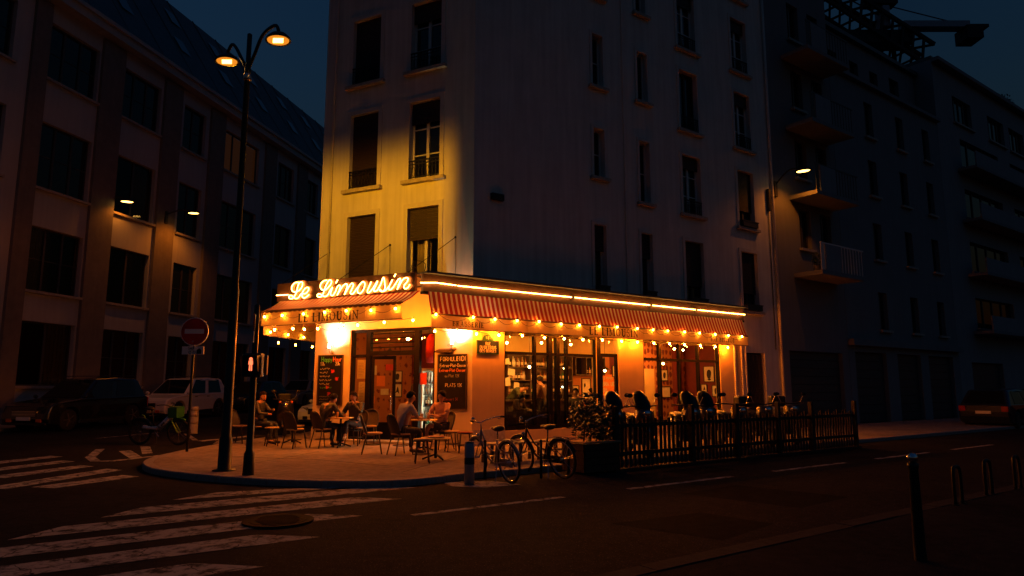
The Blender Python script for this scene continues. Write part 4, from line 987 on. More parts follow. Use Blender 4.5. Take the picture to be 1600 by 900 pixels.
# fridge showcase
emit('fridge_glow', (1.0, .92, .62), 60.0)
t = thing('drinks_fridge', 'bright glass-front drinks fridge glowing beside the door', 'fridge', FA)
mb = MB(); mb.box(3.42, 3.98, .75, .8, .2, 1.98); mb.box(3.42, 3.45, .35, .75, .2, 1.98); mb.box(3.95, 3.98, .35, .75, .2, 1.98); mb.box(3.42, 3.98, .35, .8, 1.98, 2.05); mb.box(3.42, 3.98, .35, .8, .18, .3); mb.build('cabinet', 'white_paint', t)
MB().box(3.90, 3.935, .36, .39, .35, 1.95).build('light_strip', 'fridge_glow', t)
for k in range(5):
    zz = .42+k*.31
    sh = MB().box(3.46, 3.94, .38, .74, zz, zz+.02).build('fridge_shelf', 'steel', t)
mat('bottle_green', (.02, .12, .04), .15, var=.1); mat('bottle_amber', (.25, .09, .015), .15, var=.1); mat('bottle_clear', (.45, .42, .35), .12, var=.1); mat('bottle_dark', (.02, .015, .012), .15, var=.1); mat('label_cream', (.62, .55, .40), .7, var=.1)
def bottle_mesh(m, k):
    b = MB(); r = .036; h = (.30, .27, .32, .24)[k]
    b.lathe([(r*.9, 0), (r, .01), (r, h*.55), (r*.9, h*.62), (.013, h*.78), (.012, h*.97), (.015, h*.975), (.014, h)], 9); return b.mesh('bottle', m, True)
BM = [bottle_mesh(m, k % 4) for k, m in enumerate(('bottle_green', 'bottle_amber', 'bottle_clear', 'bottle_dark', 'bottle_amber', 'bottle_clear'))]
b = MB(); b.lathe([(.0365, .06), (.0368, .062), (.0368, .145), (.0365, .147)], 9); LM = b.mesh('label', 'label_cream', True)
def bottle(loc, F, label, group, k=None):
    o = place('bottle', BM[k if k is not None else random.randrange(6)], None, F @ Matrix.Translation(loc)); tag(o, label, 'bottle', group)
    place('paper_label', LM, o)
for k in range(5):
    for i in range(5): bottle((3.50+i*.085, .46, .442+k*.31), FA, 'chilled bottle on the '+('lowest', 'second lowest', 'middle', 'second highest', 'highest')[k]+' shelf of the glowing fridge', 'bottles in the fridge')
tag(MB().box(3.54, 3.74, .103, .106, 1.62, 1.92).build('sticker', 'red_sticker', None, FA), 'orange red sticker on the glass before the fridge', 'sticker')

# ------------------------------------------------------------------ inside the brasserie
sh = thing('bar_shelf', 'dark wooden bar shelving with rows of bottles seen through the street window', 'shelf', FB)
mb = MB(); mb.box(3.3, 6.0, YB-.05, YB-.01, .9, 2.6); mb.build('back_board', 'wood_dark', sh)
for x in (3.3, 4.2, 5.1, 5.97): MB().box(x-.02, x+.02, YB-.32, YB-.05, .9, 2.62).build('upright', 'wood_dark', sh)
for z in (1.35, 1.78, 2.2): MB().box(3.3, 5.97, YB-.32, YB-.05, z-.03, z).build('shelf_board', 'wood_dark', sh)
for z in (1.35, 1.78, 2.2):
    for i in range(30):
        x = 3.37+i*.0865
        if abs(x-4.2) < .06 or abs(x-5.1) < .06: continue
        bottle((x+random.uniform(-.02, .02), YB-.2+random.uniform(-.04, .04), z), FB, 'bottle in the row on the '+{1.35: 'lowest', 1.78: 'middle', 2.2: 'top'}[z]+' bar shelf, '+('left bay', 'middle bay', 'right bay')[0 if x < 4.2 else 1 if x < 5.1 else 2], 'bottles on the bar shelving')
emit('bar_spot', (.85, 1.0, .85), 4.0)
bt = thing('bar_counter', 'dark bar counter with taps inside the street window', 'bar', FB)
MB().box(2.2, 5.6, 2.25, 2.35, .16, 1.12).build('counter_front', 'wood_dark', bt)
MB().box(2.15, 5.65, 2.15, 2.7, 1.12, 1.17).build('counter_top', 'wood_dark', bt)
for x in (4.75, 4.95, 5.15):
    MB().tube([(x, 2.4, 1.17), (x, 2.4, 1.5), (x, 2.28, 1.53)], .022, 8).build('beer_tap', 'chrome', bt, smooth=True)
    MB().ball((x, 2.4, 1.56), .03, 8, 6).build('tap_light', 'bar_spot', bt, smooth=True)
hc = thing('wall_cabinet', 'dark open wall cabinet with a few bottles above the framed prints', 'cabinet', FB)
mb = MB(); mb.box(6.15, 7.5, YB-.04, YB-.015, 1.98, 2.56); mb.build('back_board', 'black_frame', hc)
for a_, b_, c_, d_ in ((6.15, 7.5, 1.95, 1.985), (6.15, 7.5, 2.55, 2.585)): MB().box(a_, b_, YB-.3, YB-.01, c_, d_).build('shelf_board', 'wood_dark', hc)
for a_ in (6.13, 6.62, 7.48): MB().box(a_, a_+.03, YB-.3, YB-.01, 1.985, 2.55).build('upright', 'wood_dark', hc)
for i in range(5): bottle((6.75+i*.14, YB-.16, 1.987), FB, 'bottle standing in the dark wall cabinet', 'bottles in the wall cabinet')
# stuck papers left of the shelves
for k, (x, z, w_, h_, a) in enumerate(((2.65, 2.02, .26, .2, 8), (2.5, 1.72, .2, .26, -6), (2.85, 1.6, .2, .2, 3), (2.45, 2.35, .24, .18, -10))):
    o = MB().box(-w_/2, w_/2, -.004, .004, -h_/2, h_/2).build('pinned_paper', 'paper', None, FB @ Matrix.Translation((x+.75, YB-.36, z)) @ Matrix.Rotation(R(a), 4, 'Y'))
    tag(o, ('pale sheet pinned by the bar, tilted right', 'upright paper pinned below the tilted sheet by the bar', 'small square paper pinned nearest the barman', 'paper pinned highest left of the bottles')[k], 'paper')
# framed pictures
mat('frame_black', (.02, .014, .01), .4, var=.1); mat('print_ink', (.03, .025, .022), .9, var=.2, scale=14)
def picture(label, F, x, z, w_, h_, y, ink):
    t = thing('framed_picture', label, 'picture', F)
    mb = MB(); e = .025
    mb.box(x-w_/2-e, x-w_/2, y-.03, y, z-h_/2-e, z+h_/2+e); mb.box(x+w_/2, x+w_/2+e, y-.03, y, z-h_/2-e, z+h_/2+e); mb.box(x-w_/2, x+w_/2, y-.03, y, z-h_/2-e, z-h_/2); mb.box(x-w_/2, x+w_/2, y-.03, y, z+h_/2, z+h_/2+e)
    mb.build('frame', 'frame_black', t)
    MB().box(x-w_/2, x+w_/2, y-.015, y-.005, z-h_/2, z+h_/2).build('print', 'paper', t)
    mb = MB()
    for pts in ink:
        mb.poly([(x+a*w_/2, y-.017, z+b*h_/2) for a, b in smooth2(pts+[pts[0]], 4)[:-1]])
    mb.build('ink_shape', 'print_ink', t)
head = [(-.3, -.6), (-.5, -.1), (-.35, .45), (.1, .6), (.45, .3), (.4, -.2), (.2, -.6)]
bird = [(-.5, -.5), (-.2, 0), (.1, .6), (.3, .3), (.5, -.6), (.1, -.3)]
FE = FB @ TR(10.985, 0, 0, -90)
picture('small dark framed print low on the patterned wall', FB, 6.37, 1.42, .24, .34, YB-.005, [bird])
picture('tall cream framed print in the middle of the patterned wall', FB, 6.85, 1.5, .36, .66, YB-.005, [[(-.5, .1), (-.6, .4), (-.3, .6), (-.1, .3)], [(.2, -.5), (.3, -.3), (.4, -.6)]])
picture('narrow framed print beside the street door, upper', FB, 7.32, 1.72, .2, .4, YB-.005, [bird])
picture('narrow framed print beside the street door, lower', FB, 7.32, 1.22, .2, .36, YB-.005, [head])
picture('portrait print high on the red wall by the poster', FB, 8.25, 2.12, .26, .36, YB-.02, [head])
picture('large portrait print on the dark red wall in the right window', FE, -1.38, 2.02, .42, .52, 0, [head, [(-.4, -.75), (0, -.6), (.4, -.75), (0, -.9)]])
picture('small portrait print at lower right of the large portrait', FE, -1.10, 1.42, .30, .36, 0, [head])
picture('small print at lower left of the large portrait', FE, -1.62, 1.50, .22, .28, 0, [bird])
picture('small framed portrait in the right window under the hanging lamp', FB, 9.82, 1.98, .30, .36, 2.47, [head])
picture('little print left of the open door seen inside', FB, 1.05, 1.9, .30, .34, 6.27, [head])
picture('little print with a dark bird inside the open door', FB, 1.05, 1.45, .30, .4, 6.27, [bird])
for k, (x, z, w_, h_) in enumerate(((.1, 2.1, .4, .3), (.45, 1.75, .3, .34), (.05, 1.55, .3, .24), (.6, 1.4, .28, .2), (.1, 1.15, .3, .24), (.75, 2.2, .26, .2))):
    o = MB().box(x-w_/2, x+w_/2, 6.25, 6.27, z-h_/2, z+h_/2).build('poster', ('paper', 'chalk_orange', 'red_sticker')[k % 3], None, FB)
    tag(o, 'small poster pasted on the wall seen through the door, ' + ('widest at the top', 'orange and tall', 'red at eye level', 'pale and low', 'orange, lowest', 'red, top right')[k], 'poster')
t = thing('lettered_poster', 'orange poster with big pale letters behind the street door', 'poster', FB)
MB().box(7.62, 8.18, YB-.03, YB-.02, 1.15, 2.0).build('sheet', 'chalk_orange', t)
for tx, z, s in (('LE POPINE', 1.83, .085), ('BRAQUE', 1.60, .13), ('DU', 1.38, .13)):
    mb = MB(); plain_text(mb, tx, 7.64, z, s, s*.24, lambda q: (q[0], YB-.0325, q[1])); mb.build('lettering', 'label_cream', t)
picture('cream notice low on the wallpaper in the right window', FB, 9.86, 1.38, .46, .36, 2.47, [])
# pendant lamps inside
mat('shade_metal', (.05, .03, .02), .4, metal=.4, var=.1)
emit('pendant_glow', (1.0, .62, .22), 45.0)
def pendant(label, F, x, y, z, top, power):
    t = thing('pendant_lamp', label, 'pendant lamp', F)
    MB().tube([(x, y, z+.12), (x, y, top)], .006, 5).build('cord', 'black_plastic', t)
    MB().lathe([(.19, .03), (.18, .05), (.06, .10), (.02, .14)], 16, None, (x, y, z)).build('shade', 'shade_metal', t, smooth=True)
    MB().ball((x, y, z), .04, 8, 6).build('bulb', 'pendant_glow', t, smooth=True)
    if power: lamp_light('pendant_light', 'POINT', (x, y, z-.08), power, (1.0, .26, .025), t, F, .05)
pendant('shaded pendant lamp over the bar, left', FB, 3.17, 1.8, 2.15, 3.3, 44)
pendant('shaded pendant lamp over the bar, middle', FB, 4.54, 1.8, 2.13, 3.3, 44)
pendant('shaded pendant lamp by the street door', FB, 6.25, 1.8, 2.08, 3.3, 50)
pendant('wide pendant lamp in the right window', FB, 8.7, 1.5, 2.35, 3.3, 50)
pendant('pendant lamp deep behind the entrance door', FB, -.2, 4.3, 2.55, 3.3, 50)
for k in range(5):
    t = thing('ceiling_bulb', 'bare bulb of the cluster under the ceiling behind the transom', 'bulb', FA, 'bulb cluster behind the transom')
    MB().ball((2.35+k*.22, 1.2+.1*(k % 2), 2.92), .05, 8, 6).build('glow', 'pendant_glow', t, smooth=True)
    MB().tube([(2.35+k*.22, 1.2+.1*(k % 2), 2.96), (2.35+k*.22, 1.2+.1*(k % 2), 3.3)], .006, 5).build('cord', 'black_plastic', t)
for k, (u, y) in enumerate(((1.5, 1.2), (3.0, 1.0), (4.2, 1.1), (7.0, 1.1), (8.6, .9), (2.2, 1.6), (9.4, 1.2))):
    t = thing('ceiling_bulb', 'bare ceiling bulb '+('inside the first pane of the left window', 'over the guest by the thick mullion', 'inside the pane next to the street door', 'inside the left pane of the right window', 'inside the third pane of the right window', 'farther back in the left window', 'inside the last pane of the right window')[k], 'bulb', FB, 'bare bulbs near the ceiling')
    MB().ball((u, y, 2.82), .035, 8, 6).build('glow', 'bulb_small', t, smooth=True)
    MB().tube([(u, y, 2.84), (u, y, 3.3)], .005, 5).build('cord', 'black_plastic', t)
lit = thing('ceiling_fitting', 'flush ceiling light inside the street window', 'ceiling light', FB)
MB().lathe([(.15, 0), (.14, -.04), (.02, -.05)][::-1], 14, None, (2.6, 1.9, 3.28)).build('diffuser', 'pendant_glow', lit, smooth=True)
lamp_light('ceiling_light', 'POINT', (2.6, 1.9, 3.1), 88, (1.0, .42, .04), lit, FB, .08)
lit = thing('ceiling_fitting', 'flush ceiling light inside the right hand window', 'ceiling light', FB)
MB().lathe([(.15, 0), (.14, -.04), (.02, -.05)][::-1], 14, None, (8.2, 1.6, 3.28)).build('diffuser', 'pendant_glow', lit, smooth=True)
lamp_light('ceiling_light', 'POINT', (8.2, 1.6, 3.1), 76, (1.0, .26, .025), lit, FB, .08)
# ------------------------------------------------------------------ the building across the side street
mat('render_left', (0.48, 0.48, 0.47), .9, var=.12, scale=.8, bump=.1, streak=.5)
mat('brick_pilaster', (0.22, 0.19, 0.16), .85, var=.2, scale=3, streak=.3)
mat('window_grey', (0.06, 0.06, 0.06), .5, var=.1)
emit('lit_room', (1.0, .30, .08), .016)
left = thing('office_building', 'long four storey building with dark pilasters and steep roof across the side street', 'building', FL)
zr = [(1.6, 4.0), (5.15, 7.6), (9.1, 11.7), (13.45, 15.75)]
bays = [(-2.4, .03), (1.45, 3.85), (5.55, 7.3), (8.7, 12.4), (14.6, 16.6), (17.9, 20.0), (22, 24.2), (25.5, 27.7), (30, 32), (33.5, 35.7)]
bays = [(-9.5, -7.2), (-6.2, -3.9)] + bays
holes = [(a, b, c_, d_) for a, b in bays for c_, d_ in zr]
wall_mesh(-12, 46, -.5, 16.9, holes, .35).build('wall', 'render_left', left)
stl = S(frame=True, fmat='window_grey', leaves=3, sill=True, bars=1)
stl2 = S(frame=True, fmat='window_grey', leaves=2, sill=True, bars=1)
stc = S(frame=True, fmat='window_grey', leaves=3, sill=True, bars=1, glass='pane_glass', curtain=(0, .33), cmat='curtain_dark')
std = S(frame=True, fmat='window_grey', leaves=2, sill=True, bars=0, glass='pane_glass', curtain=(.5, 1), cmat='curtain_dark')
rw = random.Random(11); mat('curtain_dark', (.05, .048, .046), .9, var=.2)
stlit = S(frame=True, fmat='window_grey', leaves=3, sill=True, bars=0, glass='pane_glass', curtain=(0, 1), cmat='lit_room')
for a, b in bays:
    for c_, d_ in zr: window(left, FL, a, b, c_, d_, stlit if (a, c_) == (8.7, 13.45) else rw.choice([stl, stl, stc, std]) if b-a > 2.0 else rw.choice([stl2, std]))
for a in (-3.2, .12, 4.0, 7.6, 13.0, 17.0, 20.6, 24.4, 28.2, 32.4): MB().box(a, a+1.25 if a > -3 else a+.7, -.13, -.001, -.4, 16.4).build('pilaster', 'brick_pilaster', left)
mb = MB(); mb.box(-12, 46, -.5, .0, 16.5, 16.95); mb.box(-12, 46, -.62, .0, 16.85, 17.02); mb.build('cornice', 'render_left', left)
mb = MB(); mb.quad((-12, -.55, 17.03), (46, -.55, 17.03), (46, 3.2, 22.9), (-12, 3.2, 22.9)); mb.quad((-12, 3.2, 22.9), (46, 3.2, 22.9), (46, 11, 23.4), (-12, 11, 23.4))
mb.poly([(46, -.55, 17.03), (46, 11, 17.03), (46, 11, 23.4), (46, 3.2, 22.9)]); mb.poly([(-12, -.55, 17.03), (-12, 3.2, 22.9), (-12, 11, 23.4), (-12, 11, 17.03)])
rf = mb.build('roof', 'zinc', left)
mb = MB(); mb.quad((46, 0, -.5), (46, 11, -.5), (46, 11, 17.03), (46, 0, 17.03)); mb.build('wall', 'render_left', left)
mat('skylight_glass', (.10, .12, .14), .1, var=0, spec=.8)
for x in (1.5, 5.6, 9.4, 13.2, 17.0, 20.5, 24): 
    for f in (.28, .66):
        p = Vector((x+(f > .5)*.9, -.55+3.75*f, 17.03+5.87*f)); d = Vector((0, 3.75, 5.87)).normalized(); n = Vector((0, -d.z, d.y))
        q = p+n*.06
        s = MB().add([tuple(q), tuple(q+Vector((.75, 0, 0))), tuple(q+Vector((.75, 0, 0))+d*1.05), tuple(q+d*1.05)], [(0, 1, 2, 3)])
        s.build('skylight', 'skylight_glass', rf)
for k in range(24): MB().bar((-10+k*2.2, -.52, 17.06), (-10+k*2.2, 3.2, 22.93), .05, .05).build('roof_seam', 'zinc', rf)
MB().quad((-12, 3.0, -.5), (46, 3.0, -.5), (46, 3.0, 17.0), (-12, 3.0, 17.0)).build('interior_wall', 'curtain_dark', left)
for z_ in (4.6, 8.4, 12.6): MB().quad((-12, .36, z_), (46, .36, z_), (46, 3.0, z_), (-12, 3.0, z_)).build('interior_floor', 'curtain_dark', left)
# wall mounted street lamps on that building
emit('lamp_glow', (1.0, .50, .10), 9.0)
emit('bowl_glow', (1.0, .30, .02), .9)  # emission stands for lamplight on the reflector bowl
emit('lamp_glow_white', (1.0, .74, .38), 26.0)
mat('lamp_body', (.02, .02, .022), .5, var=.1)
def wall_lantern(label, F, base, tip, power, spot=150):
    t = thing('wall_street_lamp', label, 'street lamp', F)
    MB().tube(smooth_path([base, ((base[0]+tip[0])/2, (base[1]+tip[1])/2, max(base[2], tip[2])+.12), (tip[0], tip[1], tip[2]+.1)], 6), .03, 7).build('arm', 'lamp_body', t, smooth=True)
    MB().cbox((base[0], base[1], base[2]-.15), (.16, .1, .6)).build('wall_bracket', 'lamp_body', t, bevel=.01)
    d = (Vector(tip)-Vector(base)); a = math.atan2(d.y, d.x)
    Mh = Matrix.Translation(tip) @ Matrix.Rotation(a, 4, 'Z')
    mb = MB(); mb.lathe([(.02, .12), (.10, .11), (.17, .05), (.18, .0)], 18, Mh @ Matrix.Diagonal((1.7, 1, 1, 1))); mb.build('lamp_head', 'lamp_body', t, smooth=True)
    MB().lathe([(.15, -.012), (.14, -.02), (.02, -.04)][::-1], 18, Mh @ Matrix.Diagonal((1.6, 1, 1, 1))).build('lens', 'lamp_glow', t, smooth=True)
    lamp_light('lantern_light', 'SPOT', Vector(tip)+Vector((0, 0, -.08)), power, (1.0, .22, .006), t, F, .06, (spot, .6), (0, 0, -1))
    return t
wall_lantern('lit lamp on a short arm from a dark pilaster of the long building', FL, (4.6, -.15, 9.75), (4.95, -1.35, 9.85), 150)
wall_lantern('lit lamp by a second floor window at the near end of the long building', FL, (1.3, -.02, 9.6), (1.6, -.55, 9.55), 40)

# ------------------------------------------------------------------ buildings further along the long street
mat('render_right', (0.22, 0.23, 0.235), .9, var=.12, scale=.9, streak=.5)
mat('render_right_b', (0.22, 0.22, 0.22), .9, var=.12, scale=.9, streak=.5)
mat('render_right_c', (0.27, 0.28, 0.285), .9, var=.12, scale=.9, streak=.5)
def shell(b, F, x0, x1, z1, holes, m, depth=10):
    wall_mesh(x0, x1, 0, z1, holes, .25).build('wall', m, b, F)
    MB().quad((x0, 0, 0), (x0, 0, z1), (x0, depth, z1), (x0, depth, 0)).build('wall', m, b, F); MB().quad((x1, 0, 0), (x1, depth, 0), (x1, depth, z1), (x1, 0, z1)).build('wall', m, b, F)
    MB().box(x0, x1, 0, depth, z1+.002, z1+.2).build('roof', 'zinc', b, F)
C_ = thing('stair_building', 'narrow dark building with balconies right of the corner building', 'building', FB @ Matrix.Translation((13.5, 0, 0)))
hs = []
for k, z in enumerate((6.9, 9.75, 12.65, 15.6, 18.4)): hs += [(15.1, 15.9, z, z+1.6), (16.6, 17.4, z, z+1.6)]
gar = [(13.9, 17.6, .1, 2.9)]
shell(C_, FB, 13.46, 18.1, 21.5, hs+gar, 'render_right_b')
plain = S(frame=True, fmat='window_grey', leaves=2, sill=True)
for h in hs: window(C_, FB, *h, plain)
mb = MB(); mb.box(13.9, 17.6, .2, .25, .1, 2.9); g_ = mb.build('garage_door', 'window_grey', C_, FB)
for i in range(9): MB().box(13.92, 17.58, .16, .2, .13+i*.307, .13+i*.307+.29).build('panel', 'window_grey', g_, FB)
for k, z in enumerate((5.85, 8.9, 11.75, 14.7)):
    mb = MB(); mb.box(14.5, 17.6, -1.15, -.001, z-.16, z); bal = mb.build('balcony', 'render_right', C_, FB)
    MB().box(14.8, 15.9, -1.15, -1.09, z+.001, z+1.0).build('parapet_panel', 'render_right_c', bal, FB)
    mb = MB(); mb.box(14.5, 17.6, -1.14, -1.1, z+1.0, z+1.05)
    for i in range(8):
        for a in (14.52+i*.03, 16.0+i*.21): mb.box(a-.01, a+.01, -1.13, -1.11, z, z+1.0)
    mb.box(14.5, 14.78, -1.13, -1.11, z+.5, z+.53); mb.build('railing', 'white_paint' if k == 0 else 'window_grey', bal, FB)
D_ = thing('terrace_house', 'plain mid-height building with rows of narrow windows under a set-back attic', 'building', FB @ Matrix.Translation((18.2, 0, 0)))
hs = [(x, x+.75, z, z+1.65) for x in (20.9, 23.85, 26.6) for z in (4.0, 7.1, 10.0, 12.75)]
gd = [(18.6, 21.2, .1, 3.0), (22.2, 24.4, .1, 3.0), (25.2, 27.8, .1, 3.0)]
shell(D_, FB, 18.12, 28.5, 15.3, hs+gd, 'render_right')
for h in hs: window(D_, FB, *h, plain)
for a, b, c_, d_ in gd:
    g_ = MB().box(a, b, .2, .24, c_, d_).build('garage_door', 'window_grey', D_, FB)
    for i in range(8): MB().box(a+.02, b-.02, .16, .2, c_+.02+i*.36, c_+.02+i*.36+.34).build('panel', 'window_grey', g_, FB)
mb = MB(); mb.box(18.12, 28.5, -.25, 0, 3.25, 3.5); mb.build('string_course', 'render_right', D_, FB)
mb = MB(); mb.box(18.12, 28.5, -.2, 0, 15.15, 15.32); mb.build('cornice', 'render_right', D_, FB)
wall_mesh(18.2, 28.4, 15.5, 18.0, [(19.8, 20.6, 15.9, 17.0), (21.7, 22.5, 15.9, 17.0), (23.6, 24.4, 15.9, 17.0), (25.6, 26.6, 15.9, 17.2)], .2, None, .9).build('attic_wall', 'render_right_b', D_, FB)
for a, b in ((19.8, 20.6), (21.7, 22.5), (23.6, 24.4), (25.6, 26.6)): MB().quad((a, 1.1, 15.9), (b, 1.1, 15.9), (b, 1.1, 17.1), (a, 1.1, 17.1)).build('attic_window', 'dark_glass', D_, FB)
MB().box(18.1, 28.5, .7, 9, 18.0, 18.2).build('roof', 'zinc', D_, FB)
E_ = thing('apartment_block', 'pale apartment block with wide loggias at the far right', 'building', FB @ Matrix.Translation((28.7, 0, 0)))
hs = [(x, x+w_, z, z+1.6) for z in (4.6, 7.6, 10.5, 13.3) for x, w_ in ((31.2, 5.2), (38.2, 5.2), (45.5, 5.2))] + [(x, x+2.4, 15.75, 17.25) for x in (30.7, 35.4, 38.6, 44, 48)]
shell(E_, FB, 28.52, 60, 18.7, hs+[(30, 34, .1, 2.8), (38, 42, .1, 2.8)], 'render_right_c')
wst = S(frame=True, fmat='window_grey', leaves=4, sill=True)
for h in hs: window(E_, FB, *h, wst)
for a, b in ((30, 34), (38, 42)):
    g_ = MB().box(a, b, .2, .24, .1, 2.8).build('garage_door', 'window_grey', E_, FB)
for z in (4.4, 7.4, 10.3, 13.1):
    bal = MB().box(30.6, 52, -.9, -.001, z-.15, z).build('balcony', 'render_right', E_, FB)
    MB().box(30.6, 52, -.9, -.84, z+.001, z+.75).build('parapet_panel', 'render_right_c', bal, FB)
mb = MB(); mb.box(28.52, 60, -.35, 0, 18.55, 18.75); mb.build('cornice', 'render_right', E_, FB)
wall_lantern('lit street lamp on an arm beside the far end of the corner building', FB, (13.55, -.03, 9.15), (13.8, -1.05, 9.5), 75)
# rooftop plants on the far block
mat('leaf_dark', (.03, .05, .02), .7, var=.4, scale=12)
def leaf_cloud(name, n, cx, cy, cz, rx, ry, rz, size, mat_, parent=None, M=None, rnd=None):
    rnd = rnd or random; mb = MB()
    for _ in range(n):
        while True:
            p = Vector((rnd.uniform(-1, 1), rnd.uniform(-1, 1), rnd.uniform(-1, 1)))
            if .25 < p.length < 1: break
        c_ = Vector((cx+p.x*rx, cy+p.y*ry, cz+p.z*rz)); s = size*rnd.uniform(.6, 1.4)
        a = Vector((rnd.gauss(0, 1), rnd.gauss(0, 1), rnd.gauss(0, 1))).normalized(); b = a.orthogonal().normalized()
        mb.add([tuple(c_-a*s), tuple(c_+b*s*.45+Vector((0, 0, s*.1))), tuple(c_+a*s), tuple(c_-b*s*.45)], [(0, 1, 2, 3)])
    return mb.build(name, mat_, parent, M)
t = thing('roof_shrub', 'bushy plant on the roof edge of the far apartment block', 'plant', FB @ Matrix.Translation((40.5, 1, 18.9)))
leaf_cloud('foliage', 260, 0, 0, .7, .9, .8, .7, .12, 'leaf_dark', t); MB().tube([(0, 0, 0), (.05, 0, .8)], .03, 6).build('stem', 'wood_dark', t)
t = thing('balcony_plant', 'small plant standing on the lowest balcony by the lamp', 'plant', FB @ Matrix.Translation((14.75, -.8, 5.86)))
leaf_cloud('foliage', 120, 0, 0, .35, .16, .16, .35, .07, 'leaf_dark', t); MB().lathe([(.10, 0), (.13, .2)], 10).build('pot', 'brick_pilaster', t)
# tower crane over the roofs
mat('crane_dark', (.012, .012, .013), .7, var=.1); mat('crane_grey', (.30, .36, .42), .5, var=.15)
cr = thing('tower_crane', 'tower crane with grey counter-jib rising over the right hand roofs', 'crane', TR(22.5, 40, 0))
def lattice(mb, p, q, w_, n):
    p = Vector(p); q = Vector(q); d = (q-p); u_ = d.normalized(); a = u_.cross(Vector((0, 0, 1))).normalized()*w_/2; b = a.cross(u_).normalized()*w_/2
    cs = (a+b, a-b, -a-b, -a+b)
    for c_ in cs: mb.bar(p+c_, q+c_, w_*.14)
    for i in range(n):
        s0 = p+d*i/n; s1 = p+d*(i+1)/n
        for k in range(4): mb.bar(s0+cs[k], s1+cs[(k+1) % 4], w_*.09)
mb = MB(); lattice(mb, (-3.0, 0, 26.2), (3.0, 0, 21.8), 1.4, 10); mb.box(-2.0, 2.3, -.6, .6, 22.6, 23.4); mb.build('jib', 'crane_dark', cr)
mb = MB(); lattice(mb, (1.3, 0, 1), (1.3, 0, 23.6), 1.4, 16); mb.build('mast', 'crane_dark', cr)
MB().box(1.9, 6.0, -.35, .35, 23.75, 24.15).build('counter_jib', 'crane_grey', cr)
mb = MB(); mb.box(5.6, 6.6, -.6, .6, 22.9, 23.74); mb.box(6.0, 7.2, -.3, .3, 23.76, 23.95); mb.build('counterweight', 'crane_dark', cr)
MB().box(.55, 1.0, -.5, .5, 23.7, 25.1).build('cab', 'crane_grey', cr, bevel=.06)
mb = MB(); mb.box(-.4, 1.6, -.4, .4, 25.3, 25.55); mb.bar((.9, 0, 24.5), (-2.6, 0, 26.6), .06); mb.bar((.9, 0, 25.4), (5.6, 0, 24.1), .05); mb.build('tie', 'crane_dark', cr)
# ------------------------------------------------------------------ street furniture
mat('post_green', (.012, .016, .014), .45, metal=.3, var=.2, scale=8)
lamp = thing('street_lamp', 'tall dark lamp post with two lit heads on curved arms', 'street lamp', TR(-5.07, 12.36, .1))
MB().lathe([(.16, 0), (.16, .02), (.115, .04), (.110, .55), (.085, .6), (.075, 3.2), (.06, 3.3), (.05, 7.3), (.06, 7.32), (.06, 7.5), (.045, 7.52), (.045, 8.2), (.02, 8.22)], 18).build('pole', 'post_green', lamp, smooth=True)
MB().lathe([(.20, .0), (.20, .012), (.14, .03)], 20).build('base_plate', 'post_green', lamp, smooth=True)
MB().lathe([(.062, 7.25), (.075, 7.28), (.075, 7.36), (.062, 7.4)], 14).build('collar', 'steel', lamp, smooth=True)
for k, (dx, dy, hz) in enumerate(((.74, -.51, 7.80), (-.57, .36, 7.82))):
    L_ = math.hypot(dx, dy); ux, uy = dx/L_, dy/L_
    arm = MB().tube(smooth_path([(0, 0, 7.45), (ux*.18, uy*.18, 7.72), (ux*.42, uy*.42, 8.06), (ux*(L_-.12), uy*(L_-.12), 8.14), (dx, dy, 8.0)], 6), .032, 8).build('arm', 'post_green', lamp, smooth=True)
    ang = math.atan2(uy, ux); tilt = R(0)
    Mh = Matrix.Translation((dx, dy, hz)) @ Matrix.Rotation(ang, 4, 'Z') @ Matrix.Diagonal((1.2, 1.0, 1, 1))
    hd = MB().lathe([(.02, .17), (.06, .16), (.14, .11), (.20, .04), (.215, .0), (.185, .0), (.18, .02)], 26, Mh).build('lamp_head', 'lamp_body', lamp, smooth=True)
    MB().add([(-.13, 0, .002), (0, -.11, .002), (.13, 0, .002), (0, .11, .002)], [(3, 2, 1, 0)], Mh).build('lens', 'lamp_glow', hd)
    MB().lathe([(.18, .006), (.18, .012)], 26, Mh).build('reflector_bowl', 'bowl_glow', hd)
    o = lamp_light('street_light', 'POINT', (dx, dy, hz-.02), (130, 2000)[k], SODIUM, lamp, wm(lamp), .06)
    if k == 0: photometric(o, 110, 250, None, (-.05, -.3), .5)
    else: photometric(o, -16.0, 43.0, (.35, .75, .10), (.17, -.15))  # sector made up so the long front and road sign stay dark

t = thing('pedestrian_signal', 'dark signal post with a red standing figure lamp and a give way sign', 'traffic signal', TR(-4.41, 11.74, .1))
MB().lathe([(.095, 0), (.095, .02), (.085, .35), (.06, .4), (.05, 2.0), (.045, 2.85), (.01, 2.88)], 16).build('post', 'post_green', t, smooth=True)
sg = MB().box(-.14, .17, -.16, .02, 1.62, 2.02).build('signal_box', 'black_plastic', t, bevel=.015)
emit('red_man', (1.0, .10, .03), 7.0); emit('red_man_hot', (1.0, .16, .06), 2.2)
mb = MB(); Y = -.168
fig = lambda pts: mb.poly([(.005+a*.1, Y, 1.70+b*.25) for a, b in pts])
fig([(-.28, .1), (-.05, .1), (-.05, .5), (.05, .5), (.05, .1), (.28, .1), (.24, .55), (.38, .5), (.34, .78), (-.34, .78), (-.38, .5), (-.24, .55)])
mb.poly([(.005+.03*math.cos(R(a)), Y, 1.922+.028*math.sin(R(a))) for a in range(0, 360, 30)]); mb.build('red_figure', 'red_man_hot', t)
mat('visor_lit', (.5, .2, .06), .5, var=.1)  # orange holds the light falling on the side hood
